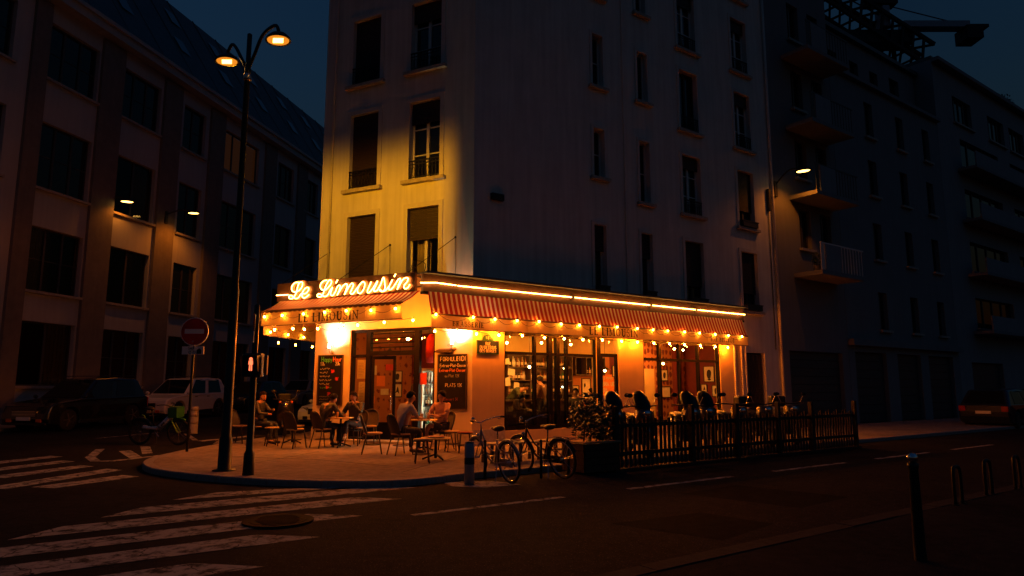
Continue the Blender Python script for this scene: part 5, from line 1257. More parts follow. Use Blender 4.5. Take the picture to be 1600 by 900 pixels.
mb = MB(); mb.quad((-.13, -.165, 1.98), (-.13, -.30, 1.97), (-.12, -.24, 1.72), (-.13, -.165, 1.70)); mb.quad((.16, -.165, 1.99), (.16, -.32, 1.97), (.16, -.26, 1.72), (.16, -.165, 1.70)); mb.quad((-.13, -.165, 2.0), (.16, -.165, 2.0), (.16, -.32, 1.98), (-.13, -.30, 1.98)); mb.build('visor', 'black_plastic', t)
MB().box(.20, .255, -.10, -.04, 1.66, 1.98).build('side_plate', 'visor_lit', t)
mat('sign_red', (.42, .015, .012), .4, var=.05); mat('sign_white', (.72, .72, .70), .4, var=.05); mat('sign_back', (.3, .3, .3), .5, metal=.4, var=.1)
Mg = Matrix.Translation((.0, -.07, 2.56)) @ Matrix.Rotation(R(-72), 4, 'Z')
def tri(s, y): return [(-.5*s, y, .29*s), (.5*s, y, .29*s), (0, y, -.58*s)]
gv = MB().prism(tri(.42, -.012), (0, .012, 0), Mg).build('give_way_sign', 'sign_red', t)
MB().prism(tri(.27, -.015), (0, .002, 0), Mg).build('sign_centre', 'sign_white', gv)
MB().prism(tri(.40, .002), (0, .01, 0), Mg).build('sign_back', 'sign_back', gv)
MB().box(-.11, .11, -.012, 0, -.55, -.36, Mg @ Matrix.Translation((0, 0, .19))).build('small_plate', 'sign_white', t)

t = thing('no_entry_sign', 'round red no entry sign with a white plate below on a slim pole', 'road sign', TR(-7.4, 15.86, .1))
MB().tube([(0, .05, 0), (0, .05, 3.05)], .03, 10).build('pole', 'post_green', t, smooth=True)
Ms = Matrix.Translation((.02, 0, 2.73)) @ Matrix.Rotation(R(90), 4, 'X')
MB().lathe([(.325, -.012), (.33, 0), (.325, .014)], 36, Ms).build('sign_rim', 'sign_white', t, smooth=False)
d_ = MB().lathe([(.308, .0142), (.308, .0165)], 36, Ms).build('disc', 'sign_red', t)
MB().box(-.205, .245, -.0215, -.0175, 2.68, 2.79).build('white_bar', 'sign_white', t)
MB().ball((.0, -.02, 2.50), .022, 8, 6).build('bolt', 'steel', t)
pl = MB().box(-.245, .265, -.012, .004, 2.20, 2.385).build('plate', 'sign_white', t, bevel=.004)
mb = MB(); plain_text(mb, 'SAUF', -.10, 2.315, .055, .011, lambda q: (q[0], -.0145, q[1]))
mb.build('lettering', 'black_letter', pl); mb = MB()
for cx in (-.055, .045): mb.tube([(cx+.03*math.cos(R(a)), -.014, 2.25+.03*math.sin(R(a))) for a in range(0, 360, 30)], .004, 4, closed=True)
mb.bar((-.055, -.014, 2.25), (-.02, -.014, 2.29), .006); mb.bar((-.02, -.014, 2.29), (.03, -.014, 2.285), .006); mb.bar((.03, -.014, 2.285), (.045, -.014, 2.25), .006); mb.build('bicycle_pictogram', 'black_letter', pl)
mb = MB(); mb.box(.10, .21, -.0145, -.0135, 2.215, 2.30); mb.prism([(.10, -.0145, 2.30), (.21, -.0145, 2.30), (.155, -.0145, 2.345)], (0, .001, 0)); mb.build('pictogram', 'black_letter', pl)

mat('bollard_grey', (.36, .37, .42), .6, var=.15, scale=10); mat('bollard_band', (.03, .03, .035), .6, var=.1)
t = thing('grey_bollard', 'short grey round bollard standing by the parked bicycles', 'bollard', TR(-.69, 11.34))
MB().lathe([(.082, 0), (.082, .60), (.078, .645), (.06, .655)], 24).build('body', 'bollard_grey', t, smooth=True)
MB().lathe([(.0835, .32), (.084, .325), (.084, .42), (.0835, .425)], 24).build('band', 'bollard_band', t, smooth=True)
MB().lathe([(.078, .656), (.078, .672), (.06, .68)], 24).build('cap', 'granite', t, smooth=True)
t = thing('striped_bollard', 'pale ringed bollard at the kerb behind the hire bicycle', 'bollard', TR(-9.95, 21.73, rise(-9.95, 21.73)))
mat('bollard_pale', (.42, .40, .36), .6, var=.15)
MB().lathe([(.14, 0), (.13, .05), (.12, .8), (.10, .84)], 18).build('body', 'bollard_pale', t, smooth=True)
for z in (.3, .52, .70): MB().lathe([(.125, z), (.132, z+.01), (.131, z+.07), (.124, z+.08)], 18).build('ring', 'granite', t, smooth=True)
t = thing('ball_top_post', 'dark pavement post with a steel ball top, near right', 'bollard', TR(3.46, 6.05))
MB().lathe([(.055, 0), (.05, .02), (.038, .86), (.045, .87), (.045, .90), (.03, .905)], 16).build('post', 'post_green', t, smooth=True)
MB().ball((0, 0, .945), .045, 16, 10).build('ball', 'chrome', t, smooth=True)
for k, (x, y) in enumerate(((5.6, 8.85), (6.5, 9.6), (7.3, 10.15), (8.2, 10.8))):
    t = thing('bike_hoop', ('low metal hoop, nearest the ball-topped post', 'low metal hoop, second from the ball-topped post', 'low metal hoop, third from the ball-topped post', 'low metal hoop, farthest right')[k], 'bike rack', TR(x, y, .1, 36), 'hoops on the near pavement')
    MB().tube(smooth_path([(-.10, 0, 0), (-.10, 0, .36), (-.06, 0, .45), (.06, 0, .45), (.10, 0, .36), (.10, 0, 0)], 5), .022, 8).build('hoop', 'post_green', t, smooth=True)
    for sx in (-.1, .1): MB().lathe([(.04, 0), (.04, .01)], 10, None, (sx, 0, 0)).build('foot', 'post_green', t)

# ------------------------------------------------------------------ terrace furniture
mat('rattan_dark', (.03, .022, .016), .6, var=.3, scale=60); mat('rattan_pale', (.45, .30, .14), .7, var=.35, scale=70); mat('rattan_red', (.28, .03, .02), .7, var=.3, scale=70)
mat('table_top', (.30, .22, .13), .35, var=.2, scale=6); mat('table_red', (.22, .03, .02), .3, var=.1)
def chair_parts(t):
    n = 20
    MB().lathe([(.19, .425), (.21, .43), (.21, .455), (.19, .462)], 18).build('seat', 'rattan_pale', t, smooth=True)
    hoop = smooth_path([(-.20, -.13, .44), (-.215, -.19, .62), (-.17, -.25, .80), (0, -.27, .87), (.17, -.25, .80), (.215, -.19, .62), (.20, -.13, .44)], 5)
    MB().tube(hoop, .015, 7).build('back_hoop', 'rattan_dark', t, smooth=True)
    mb = MB(); m = len(hoop)
    for i in range(m//2):
        a, b = hoop[i], hoop[m-1-i]; c_, d_ = hoop[i+1], hoop[m-2-i]
        k = 6
        for j in range(k):
            f0, f1 = j/k, (j+1)/k; bow = lambda p, f: (p.x, p.y-.05*math.sin(math.pi*f), p.z)
            mb.quad(bow(a.lerp(b, f0), f0), bow(a.lerp(b, f1), f1), bow(c_.lerp(d_, f1), f1), bow(c_.lerp(d_, f0), f0))
    mb.build('woven_back', 'rattan_dark', t, smooth=True)
    for sx in (-1, 1):
        for sy, e in ((-1, .06), (1, .03)):
            MB().tube([(sx*.16, sy*.13, .43), (sx*.19, sy*(.17+e), .0)], .014, 7).build('leg', 'rattan_dark', t, smooth=True)
    MB().tube([(.165*math.cos(R(a)), .165*math.sin(R(a)), .2) for a in range(0, 360, 24)], .009, 5, closed=True).build('stretcher', 'rattan_dark', t, smooth=True)
def stool_parts(t, m):
    MB().lathe([(.16, .43), (.175, .435), (.175, .455), (.15, .465)], 20).build('seat', m, t, smooth=True)
    MB().tube([(.17*math.cos(R(a)), .17*math.sin(R(a)), .43) for a in range(0, 360, 20)], .013, 6, closed=True).build('seat_ring', 'rattan_dark', t, smooth=True)
    for k in range(4):
        c_, s_ = math.cos(R(45+90*k)), math.sin(R(45+90*k))
        MB().tube([(.13*c_, .13*s_, .43), (.19*c_, .19*s_, 0)], .014, 7).build('leg', 'rattan_dark', t, smooth=True)
    MB().tube([(.165*math.cos(R(a)), .165*math.sin(R(a)), .17) for a in range(0, 360, 24)], .010, 5, closed=True).build('stretcher', 'rattan_dark', t, smooth=True)
def table_parts(t, h, r, m='table_top'):
    MB().lathe([(r-.01, h-.025), (r, h-.02), (r, h-.003), (r-.012, h)], 28).build('table_top', m, t, smooth=True)
    MB().tube([(r*math.cos(R(a)), r*math.sin(R(a)), h-.012) for a in range(0, 360, 12)], .014, 6, closed=True).build('rim', 'brass', t, smooth=True)
    MB().lathe([(.03, .03), (.028, h-.03)], 10).build('column', 'iron', t, smooth=True)
    for k in range(3):
        c_, s_ = math.cos(R(30+120*k)), math.sin(R(30+120*k))
        MB().tube([(.02*c_, .02*s_, .10), (.14*c_, .14*s_, .06), (.27*c_, .27*s_, .015)], .018, 7).build('foot', 'iron', t, smooth=True)
proto = {}
def furn(kind, label, x, y, rz, group, *a):
    key = (kind, a); cats = {'bistro_chair': 'chair', 'bar_stool': 'stool', 'cafe_table': 'table'}
    if key not in proto:
        t = thing(kind, label, cats[kind], TR(x, y, .1, rz), group)
        {'bistro_chair': chair_parts, 'bar_stool': stool_parts, 'cafe_table': table_parts}[kind](t, *a); proto[key] = t
        return t
    t = copy_tree(proto[key], None, TR(x, y, .1, rz)); t['label'] = label; t['group'] = group
    return t
CG, SG, TG = 'bistro chairs on the terrace', 'cane stools on the terrace', 'cafe tables on the terrace'
furn('bistro_chair', 'empty bistro chair just left of the man in the pale shirt', -3.08, 15.42, -78, CG)
furn('bistro_chair', 'bistro chair under the man in the pale shirt', -2.42, 15.18, -52, CG)
furn('bistro_chair', 'bistro chair under the man with folded arms', -1.66, 16.52, 125, CG)
furn('bistro_chair', 'bistro chair under the person in the dark jacket', -4.62, 17.0, -40, CG)
furn('bistro_chair', 'bistro chair left of the dark jacket, back to the street', -5.25, 16.85, -30, CG)
furn('bistro_chair', 'bistro chair under the person with crossed legs before the left board', -3.95, 17.6, 160, CG)
furn('bistro_chair', 'bistro chair under the person behind the signal post', -6.55, 18.1, -70, CG)
furn('bistro_chair', 'empty bistro chair farthest left by the lamp post', -7.15, 18.3, -100, CG)
furn('bistro_chair', 'bistro chair standing against the door, half hidden', -3.75, 18.2, 180, CG)
furn('bar_stool', 'cane stool nearest the kerb in front of the low table', -1.74, 13.55, 10, SG, 'rattan_pale')
furn('bar_stool', 'cane stool right of the man with folded arms', -1.37, 15.95, 20, SG, 'rattan_pale')
furn('bar_stool', 'red topped stool by the pier corner', -1.05, 15.6, 5, SG, 'rattan_red')
furn('bar_stool', 'cane stool at the far left beside the small round table', -6.02, 17.45, 30, SG, 'rattan_pale')
furn('cafe_table', 'round table between the two men on the right', -2.02, 15.98, 15, TG, .72, .30)
furn('cafe_table', 'low round table with a red tray behind the front stool', -1.55, 14.2, 40, TG, .44, .29)
furn('cafe_table', 'round table between the two people before the left board', -4.2, 17.05, 0, TG, .72, .30)
furn('cafe_table', 'small round table at the far left of the terrace', -5.75, 18.25, 70, TG, .46, .28)
t = thing('red_tray', 'red tray lying on the low round table', 'tray', TR(-1.55, 14.2, .542))
MB().lathe([(.15, 0), (.17, .005), (.19, .02), (.185, .022), (.16, .008)], 20).build('tray', 'table_red', t, smooth=True)
mat('glass_beer', (.45, .22, .04), .1, var=.05, spec=.6)
for k, (x, y, z, lb) in enumerate(((-2.08, 15.95, .82, 'beer glass on the table between the two men'), (-1.93, 16.05, .82, 'short glass beside the beer on the table between the two men'), (-4.28, 17.0, .82, 'beer glass on the table before the left board'), (-4.12, 17.12, .82, 'second glass on the table before the left board'))):
    t = thing('drinking_glass', lb, 'glass', TR(x, y, z))
    MB().lathe([(.026, 0), (.03, .01), (.036, .13 if k % 2 == 0 else .08)], 12).build('drink', 'glass_beer', t, smooth=True)
# low wooden benches along the pavement edge
mat('bench_wood', (.34, .24, .14), .6, var=.3, scale=14)
for k, (ua, ub) in enumerate(((-1.78, -1.18), (-1.10, -.52), (-.40, .18))):
    t = thing('wooden_bench', ('pale topped bench behind the nearest bicycle', 'pale topped bench between the two bicycles', 'pale topped bench behind the dark bicycle')[k], 'bench', FB, 'low benches by the kerb')
    for j in range(3): MB().box(ua, ub, -3.45+j*.13, -3.34+j*.13, .44, .475).build('plank', 'bench_wood', t)
    for ux in (ua+.04, ub-.08):
        for yy in (-3.43, -3.12): MB().box(ux, ux+.05, yy, yy+.05, .1, .44).build('leg', 'wood_dark', t)
    MB().box(ua+.05, ub-.05, -3.30, -3.26, .25, .29).build('stretcher', 'bench_wood', t)
# planter box with shrub
pt = thing('planter_box', 'dark wooden planter box with a leafy shrub at the fence end', 'planter', FB @ Matrix.Translation((-.95, 0, 0)))
mb = MB(); mb.box(.02, .80, -5.2, -4.6, .06, .50); mb.build('box_core', 'black_frame', pt)
for j in range(4): MB().box(0, .82, -5.225, -5.2, .05+j*.125, .05+j*.125+.115).build('plank', 'wood_dark', pt)
for j in range(4): MB().box(-.02, .0, -5.2, -4.6, .05+j*.125, .05+j*.125+.115).build('plank', 'wood_dark', pt)
MB().box(-.05, .86, -5.26, -5.12, .55, .58).build('edge_board', 'bench_wood', pt); MB().box(-.05, .03, -5.12, -4.6, .55, .58).build('edge_board', 'bench_wood', pt)
mat('leaf_mid', (.022, .04, .014), .45, var=.5, scale=20, spec=.5)
for x, y, h in ((.2, -4.95, .7), (.45, -4.85, .8), (.62, -4.95, .65)):
    MB().tube(smooth_path([(x, y, .5), (x+.05, y+.02, .5+h*.5), (x+random.uniform(-.1, .1), y, .5+h)], 4), [.018-.0012*i for i in range(9)], 6).build('stem', 'wood_dark', pt)
leaf_cloud('foliage', 900, .42, -4.9, .98, .48, .36, .46, .05, 'leaf_mid', pt)
leaf_cloud('foliage', 300, .75, -4.9, .85, .3, .3, .4, .05, 'leaf_mid', pt)
# picket fence around the parking terrace
mat('fence_wood', (.022, .014, .010), .7, var=.35, scale=12)
fc = thing('picket_fence', 'dark wooden picket fence with tall posts along the parked scooters', 'fence', FB)
u = -.05; k = 0
SL = [MB().box(-.03, .03, -.012, .012, .06, z).mesh('slat', 'fence_wood') for z in (.95, .99, .90)]
while u < 8.42:
    o = place('slat', SL[k % 3], fc); o.location = (u, -5.08, 0); o.rotation_euler = (0, R(random.uniform(-1.2, 1.2)), 0); u += .122; k += 1
PM = MB().box(-.045, .045, -.045, .045, .0, 1.2).mesh('post', 'fence_wood')
for u in (-.12, 2.03, 3.5, 5.06, 6.43, 8.45): o = place('post', PM, fc); o.location = (u, -5.15, 0)
for z in (.28, .80): MB().box(-.1, 8.5, -5.13, -5.094, z, z+.07).build('rail', 'fence_wood', fc)
MB().box(-.2, 8.55, -5.22, -4.98, .0, .055).build('base_board', 'fence_wood', fc)
# steel posts the bicycles lean on
for k, (x, y) in enumerate(((-.46, 11.95), (.5, 12.05), (1.0, 12.4))):
    t = thing('parking_post', ('slim dark post behind the nearest bicycle wheel', 'slim dark post between the two bicycles', 'slim dark post behind the dark bicycle rear wheel')[k], 'post', TR(x, y, 0), 'slim posts by the bicycles')
    MB().tube([(0, 0, 0), (0, 0, .62)], .024, 8).build('shaft', 'post_green', t, smooth=True); MB().ball((0, 0, .63), .03, 8, 6).build('knob', 'post_green', t, smooth=True)
# ------------------------------------------------------------------ people
def skin_mesh(name, chains, parent, m, sub=1, folds=0):
    """chains: lists of (point, radius); equal points are one joint"""
    vs = []; rs = []; es = []; idx = {}
    for ch in chains:
        prev = None
        for p, r in ch:
            k = tuple(round(c, 4) for c in p)
            if k not in idx: idx[k] = len(vs); vs.append(k); rs.append(r)
            i = idx[k]
            if prev is not None and prev != i: es.append((prev, i))
            prev = i
    me = bpy.data.meshes.new(name); me.from_pydata(vs, es, []); me.materials.append(MATS[m])
    o = place(name, me, parent)
    sk = o.modifiers.new('skin', 'SKIN'); sk.use_smooth_shade = True
    for i, r in enumerate(rs):
        d = me.skin_vertices[0].data[i]
        d.radius = r if isinstance(r, tuple) else (r, r)
        d.use_root = False
    me.skin_vertices[0].data[0].use_root = True
    s = o.modifiers.new('sub', 'SUBSURF'); s.levels = sub; s.render_levels = sub
    if folds:
        s.levels = s.render_levels = 3
        dm = o.modifiers.new('folds', 'DISPLACE'); dm.texture = FOLDS; dm.strength = folds; dm.mid_level = .5
    return o
FOLDS = bpy.data.textures.new('cloth_folds', 'CLOUDS'); FOLDS.noise_scale = .07; FOLDS.noise_depth = 2
mat('skin', (.42, .22, .13), .5, var=.08); mat('hair_dark', (.012, .008, .006), .8, var=.2, scale=30, spec=.1)
mat('shirt_pale', (.48, .46, .42), .85, var=.1, bump=.1); mat('shirt_peach', (.62, .36, .20), .85, var=.1, bump=.1); mat('jacket_dark', (.018, .017, .018), .5, var=.2, bump=.15)
mat('denim', (.02, .025, .045), .8, var=.2); mat('shorts_dark', (.02, .02, .022), .8, var=.1); mat('shoe_pale', (.55, .45, .32), .6, var=.1); mat('shoe_dark', (.02, .018, .016), .5, var=.1); mat('top_olive', (.06, .07, .03), .85, var=.15); mat('top_dark', (.03, .022, .02), .8, var=.15); mat('top_brown', (.10, .05, .025), .8, var=.2)
mat('eye', (.02, .015, .01), .2, var=0)
BASE = dict(pel=(0, 0, .52), spi=(0, -.03, .72), che=(0, -.01, .95), nec=(0, .02, 1.10), hea=(0, .05, 1.22),
            shl=(-.18, 0, 1.02), shr=(.18, 0, 1.02), ell=(-.23, .12, .78), elr=(.23, .12, .78), wrl=(-.10, .33, .76), wrr=(.10, .33, .76),
            hil=(-.09, .03, .50), hir=(.09, .03, .50), knl=(-.12, .42, .50), knr=(.12, .42, .50), anl=(-.12, .38, .09), anr=(.12, .38, .09), tol=(-.12, .54, .04), tor=(.12, .54, .04), look=(0, 1, 0))
STAND = dict(pel=(0, 0, .95), spi=(0, 0, 1.14), che=(0, 0, 1.36), nec=(0, .02, 1.52), hea=(0, .04, 1.64), shl=(-.19, 0, 1.43), shr=(.19, 0, 1.43), ell=(-.25, .03, 1.15), elr=(.25, .03, 1.15), wrl=(-.22, .18, .95), wrr=(.22, .18, .95),
             hil=(-.09, 0, .93), hir=(.09, 0, .93), knl=(-.10, .02, .5), knr=(.10, .02, .5), anl=(-.10, 0, .09), anr=(.10, 0, .09), tol=(-.10, .15, .04), tor=(.10, .15, .04))
def person(label, M, pose, top, bottom, shoe, long_sleeve=True, long_leg=True, base=BASE, bald=False, collar=False):
    J = dict(base); J.update({k: v for k, v in pose.items() if k != 'look'}); look = Vector(pose.get('look', (0, 1, 0))).normalized()
    t = thing('person', label, 'person', M)
    V = lambda k: Vector(J[k]); lerp = lambda a, b, f: tuple(V(a).lerp(V(b), f))
    h = V('hea'); side = look.cross(Vector((0, 0, 1))).normalized(); upv = side.cross(look).normalized()
    hd = lambda f, u, s=0: tuple(h+look*f+upv*u+side*s)
    ch = [[(J['pel'], .12), (J['spi'], .115), (J['che'], .135), (J['nec'], .052), (hd(-.005, -.05), .066), (hd(-.01, .02), .088), (hd(-.015, .085), .066)]]
    ch.append([(hd(-.01, .02), .088), (hd(.085, -.005), .018)])                     # nose
    for s in (-1, 1): ch.append([(hd(-.01, .02), .088), (hd(-.01, .005, s*.092), .014)])  # ears
    for a in 'lr':
        ch.append([(J['che'], .135), (J['sh'+a], .062), (lerp('sh'+a, 'el'+a, .5), .05), (J['el'+a], .042), (lerp('el'+a, 'wr'+a, .4), .040), (J['wr'+a], .027)])
        d = (V('wr'+a)-V('el'+a)).normalized(); palm = V('wr'+a)+d*.07
        ch[-1].append((tuple(palm), .034))
        lat = d.cross(Vector((0, 0, 1))); lat = lat.normalized() if lat.length > .1 else Vector((1, 0, 0)); dn = d.cross(lat).normalized()
        for q, (off, ln) in enumerate(((-.028, .055), (-.01, .066), (.01, .062), (.027, .048))):
            b0 = palm+lat*off; ch.append([(tuple(b0), .010), (tuple(b0+d*ln*.6), .009), (tuple(b0+d*ln-dn*.015), .0075)])
        b0 = V('wr'+a)+d*.035+lat*.03; ch.append([(tuple(b0), .011), (tuple(b0+lat*.025+d*.02), .010), (tuple(b0+lat*.03+d*.045), .008)])
        ch.append([(J['pel'], .12), (J['hi'+a], .09), (lerp('hi'+a, 'kn'+a, .5), .075), (J['kn'+a], .056), (lerp('kn'+a, 'an'+a, .35), .055), (J['an'+a], .036), (J['to'+a], .034)])
    skin_mesh('body', ch, t, 'skin')
    # clothing
    up = (0, 0, .0); neckb = lerp('che', 'nec', .62)
    c = [[(tuple(V('pel')+Vector((0, 0, -.02))), .142), (J['pel'], .146), (J['spi'], .136), (J['che'], .155), (neckb, .075 if not collar else .085)]]
    for a in 'lr':
        s = [(J['che'], .155), (J['sh'+a], .080), (lerp('sh'+a, 'el'+a, .5), .067)]
        if long_sleeve: s += [(J['el'+a], .056), (lerp('el'+a, 'wr'+a, .5), .050), (lerp('el'+a, 'wr'+a, .93), .040)]
        else: s += [(lerp('sh'+a, 'el'+a, .75), .064)]
        c.append(s)
    skin_mesh('shirt' if not long_sleeve else 'jacket', c, t, top, 1, .03)
    c = []
    for a in 'lr':
        s = [(tuple(V('pel')+Vector((0, 0, -.01))), .140), (J['hi'+a], .108), (lerp('hi'+a, 'kn'+a, .5), .090)]
        s += [(J['kn'+a], .074), (lerp('kn'+a, 'an'+a, .5), .062), (lerp('kn'+a, 'an'+a, .93), .052)] if long_leg else [(lerp('hi'+a, 'kn'+a, .85), .084)]
        c.append(s)
    skin_mesh('trousers', c, t, bottom, 1, .022)
    for a in 'lr':
        an, to = V('an'+a), V('to'+a); d = (to-an).normalized()
        skin_mesh('shoe', [[(tuple(an-d*.03+Vector((0, 0, -.03))), .045), (tuple(an.lerp(to, .55)+Vector((0, 0, -.01))), .044), (tuple(to+d*.03), .036)]], t, shoe)
    # hair: uneven cap over the skull
    if not bald:
        mb = MB(); n, m_ = 14, 7; rnd = random.Random(hash(label) % 1000 if False else len(label))
        for j in range(m_+1):
            for i in range(n):
                th = 2*math.pi*i/n; front = math.cos(th)            # +1 forwards
                ph = (j/m_)*(1.18 if front > .35 else 1.95 if front < -.2 else 1.6)
                r_ = .108+rnd.uniform(-.004, .007)
                v = look*(math.sin(ph)*math.cos(th)*r_*1.02)+side*(math.sin(ph)*math.sin(th)*r_*.93)+upv*(math.cos(ph)*r_*1.06)
                mb.v.append(tuple(h+look*-.012+upv*.035+v))
        for j in range(m_):
            for i in range(n): mb.f.append((j*n+i, j*n+(i+1) % n, (j+1)*n+(i+1) % n, (j+1)*n+i))
        mb.build('hair', 'hair_dark', t, smooth=True)
    for s in (-1, 1): MB().ball(hd(.078, .022, s*.032), .011, 6, 4).build('eye', 'eye', t)
    MB().ball(hd(.082, -.045), .012, 8, 4, (1.6, 1.6, .4)).build('mouth', 'rattan_red', t)
    return t
S_ = .1
# the two men at the right table
person('seated man in a pale shirt seen from behind, leaning to the table', TR(-2.42, 15.18, S_, -42), dict(spi=(0, .05, .74), che=(0, .12, .95), nec=(0, .20, 1.10), hea=(0.02, .26, 1.22), shl=(-.18, .12, 1.02), shr=(.18, .12, 1.02), ell=(-.22, .30, .80), elr=(.23, .28, .78), wrl=(-.10, .50, .78), wrr=(.08, .52, .77), look=(.55, .75, -.05)), 'shirt_pale', 'shorts_dark', 'shoe_dark', False, True)
person('seated man with folded arms in an open peach shirt and shorts', TR(-1.68, 16.48, S_, 152), dict(spi=(0, -.04, .74), che=(0, -.04, .96), hea=(-.02, .03, 1.23), ell=(-.24, .17, .80), elr=(.24, .17, .80), wrl=(.10, .27, .80), wrr=(-.12, .29, .77), knl=(.06, .40, .58), anl=(.16, .56, .30), tol=(.22, .64, .20), knr=(.14, .42, .50), look=(.75, .75, -.05)), 'shirt_peach', 'shorts_dark', 'shoe_pale', False, False)
# the pair before the left board
person('seated person in a dark jacket seen from behind near the left board', TR(-4.62, 17.0, S_, -35), dict(spi=(0, .06, .74), che=(0, .14, .93), nec=(0, .24, 1.05), hea=(0, .30, 1.15), shl=(-.20, .14, 1.0), shr=(.20, .14, 1.0), ell=(-.26, .32, .78), elr=(.27, .30, .74), wrl=(-.12, .52, .77), wrr=(.16, .54, .72), look=(.1, .9, -.3)), 'jacket_dark', 'denim', 'shoe_dark', True, True, collar=True)
person('seated person in dark clothes with crossed legs, hand at the chin', TR(-3.97, 17.56, S_, 165), dict(hea=(.02, .10, 1.20), nec=(0, .06, 1.09), ell=(-.24, .20, .82), wrl=(-.02, .16, 1.06), elr=(.30, .05, .80), wrr=(.20, .30, .74), knl=(.02, .42, .58), anl=(-.06, .60, .28), tol=(-.10, .72, .22), knr=(.12, .43, .5), look=(.1, 1, -.15)), 'jacket_dark', 'denim', 'shoe_pale', True, True)
person('seated person in dark clothes behind the signal post, hand raised', TR(-6.6, 18.12, S_, -100), dict(hea=(0, .08, 1.2), ell=(-.2, .2, .82), wrl=(-.05, .36, .86), look=(.25, 1, -.1)), 'jacket_dark', 'denim', 'shoe_dark', True, True)
# inside
def inside(u, y, rz): return FB @ Matrix.Translation((u, y, .16)) @ Matrix.Rotation(R(rz), 4, 'Z')
person('barman in an olive top bending over the counter', inside(3.15, 2.85, -140), dict(spi=(0, .12, 1.10), che=(0, .32, 1.25), nec=(0, .46, 1.33), hea=(0, .56, 1.38), shl=(-.19, .32, 1.33), shr=(.19, .32, 1.33), ell=(-.24, .42, 1.05), elr=(.24, .42, 1.05), wrl=(-.1, .5, .98), wrr=(.1, .5, .98), look=(0, .8, -.6)), 'top_olive', 'shorts_dark', 'shoe_dark', False, True, base=STAND)
person('person in a red brown top at the bar facing the barman', inside(3.75, 1.95, 25), dict(hea=(0, .07, 1.58), nec=(0, .03, 1.47), look=(.3, 1, -.1)), 'top_brown', 'shorts_dark', 'shoe_dark', True, True, base=STAND)
person('seated guest with a lit face beside the street window mullion', inside(4.55, 1.3, 120), dict(look=(.2, 1, 0)), 'top_dark', 'denim', 'shoe_dark')
person('seated guest with dark hair seen from behind in the street window', inside(5.15, 1.2, 30), dict(look=(0, 1, 0)), 'top_brown', 'denim', 'shoe_dark')
person('broad dark guest sitting close to the street window', inside(2.05, .85, -150), dict(hea=(0, .1, 1.05), nec=(0, .06, .98), che=(0, 0, .86), look=(0, 1, -.3)), 'top_brown', 'denim', 'shoe_dark')
person('waitress in dark clothes standing inside the entrance door', FA @ Matrix.Translation((3.0, .75, .16)) @ Matrix.Rotation(R(150), 4, 'Z'), dict(look=(-.2, 1, 0)), 'top_dark', 'shorts_dark', 'shoe_dark', True, True, base=STAND)
# tables inside, so the guests are not sitting in the air
for k, (u, y) in enumerate(((2.4, 1.0), (4.85, .75))):
    t = thing('dining_table', ('square table inside the window by the broad guest', 'square table inside the window by the street door')[k], 'table', FB @ Matrix.Translation((u, y, .16)))
    MB().box(-.33, .33, -.3, .3, .70, .74).build('table_top', 'wood_dark', t); MB().box(-.04, .04, -.04, .04, .03, .7).build('column', 'iron', t); MB().box(-.22, .22, -.22, .22, 0, .03).build('base', 'iron', t)
    MB().lathe([(.08, 0), (.13, .02), (.12, .025)], 16, None, (.05, 0, .745)).build('plate', 'white_paint', t) if False else None
for k, (u, y, rz) in enumerate(((4.55, 1.3, 120), (5.15, 1.2, 30), (2.05, .85, -150))):
    t = thing('dining_chair', ('chair inside under the guest with the lit face', 'chair inside under the guest seen from behind', 'chair inside under the broad guest')[k], 'chair', inside(u, y, rz))
    MB().box(-.2, .2, -.2, .2, .40, .44).build('seat', 'wood_dark', t); MB().box(-.2, .2, -.24, -.21, .44, .85).build('backrest', 'wood_dark', t)
    for sx in (-.18, .18):
        for sy in (-.2, .18): MB().box(sx-.018, sx+.018, sy-.018, sy+.018, 0, .4).build('leg', 'wood_dark', t)

# ------------------------------------------------------------------ bicycles and scooters
def wheel_parts(t, x, z, r, rim='chrome', n=20, tyre=.018, spokes=14):
    w = MB().tube([(x+r*math.cos(2*math.pi*i/28), 0, z+r*math.sin(2*math.pi*i/28)) for i in range(28)], tyre, 7, closed=True).build('wheel', 'rubber', t, smooth=True)
    MB().tube([(x+(r-.03)*math.cos(2*math.pi*i/28), 0, z+(r-.03)*math.sin(2*math.pi*i/28)) for i in range(28)], .010, 6, closed=True).build('rim', rim, w, smooth=True)
    mb = MB()
    for i in range(spokes):
        a = 2*math.pi*i/spokes; mb.tube([(x, .02*(-1)**i, z), (x+(r-.03)*math.cos(a+.15*(-1)**i), 0, z+(r-.03)*math.sin(a+.15*(-1)**i))], .0025, 3)
    mb.build('spokes', 'steel', w); MB().tube([(x, -.045, z), (x, .045, z)], .022, 8).build('hub', 'steel', w)
mat('bike_silver', (.30, .29, .32), .35, metal=.5, var=.1); mat('bike_dark', (.02, .02, .024), .4, metal=.3, var=.1); mat('saddle_brown', (.12, .05, .02), .5, var=.2)
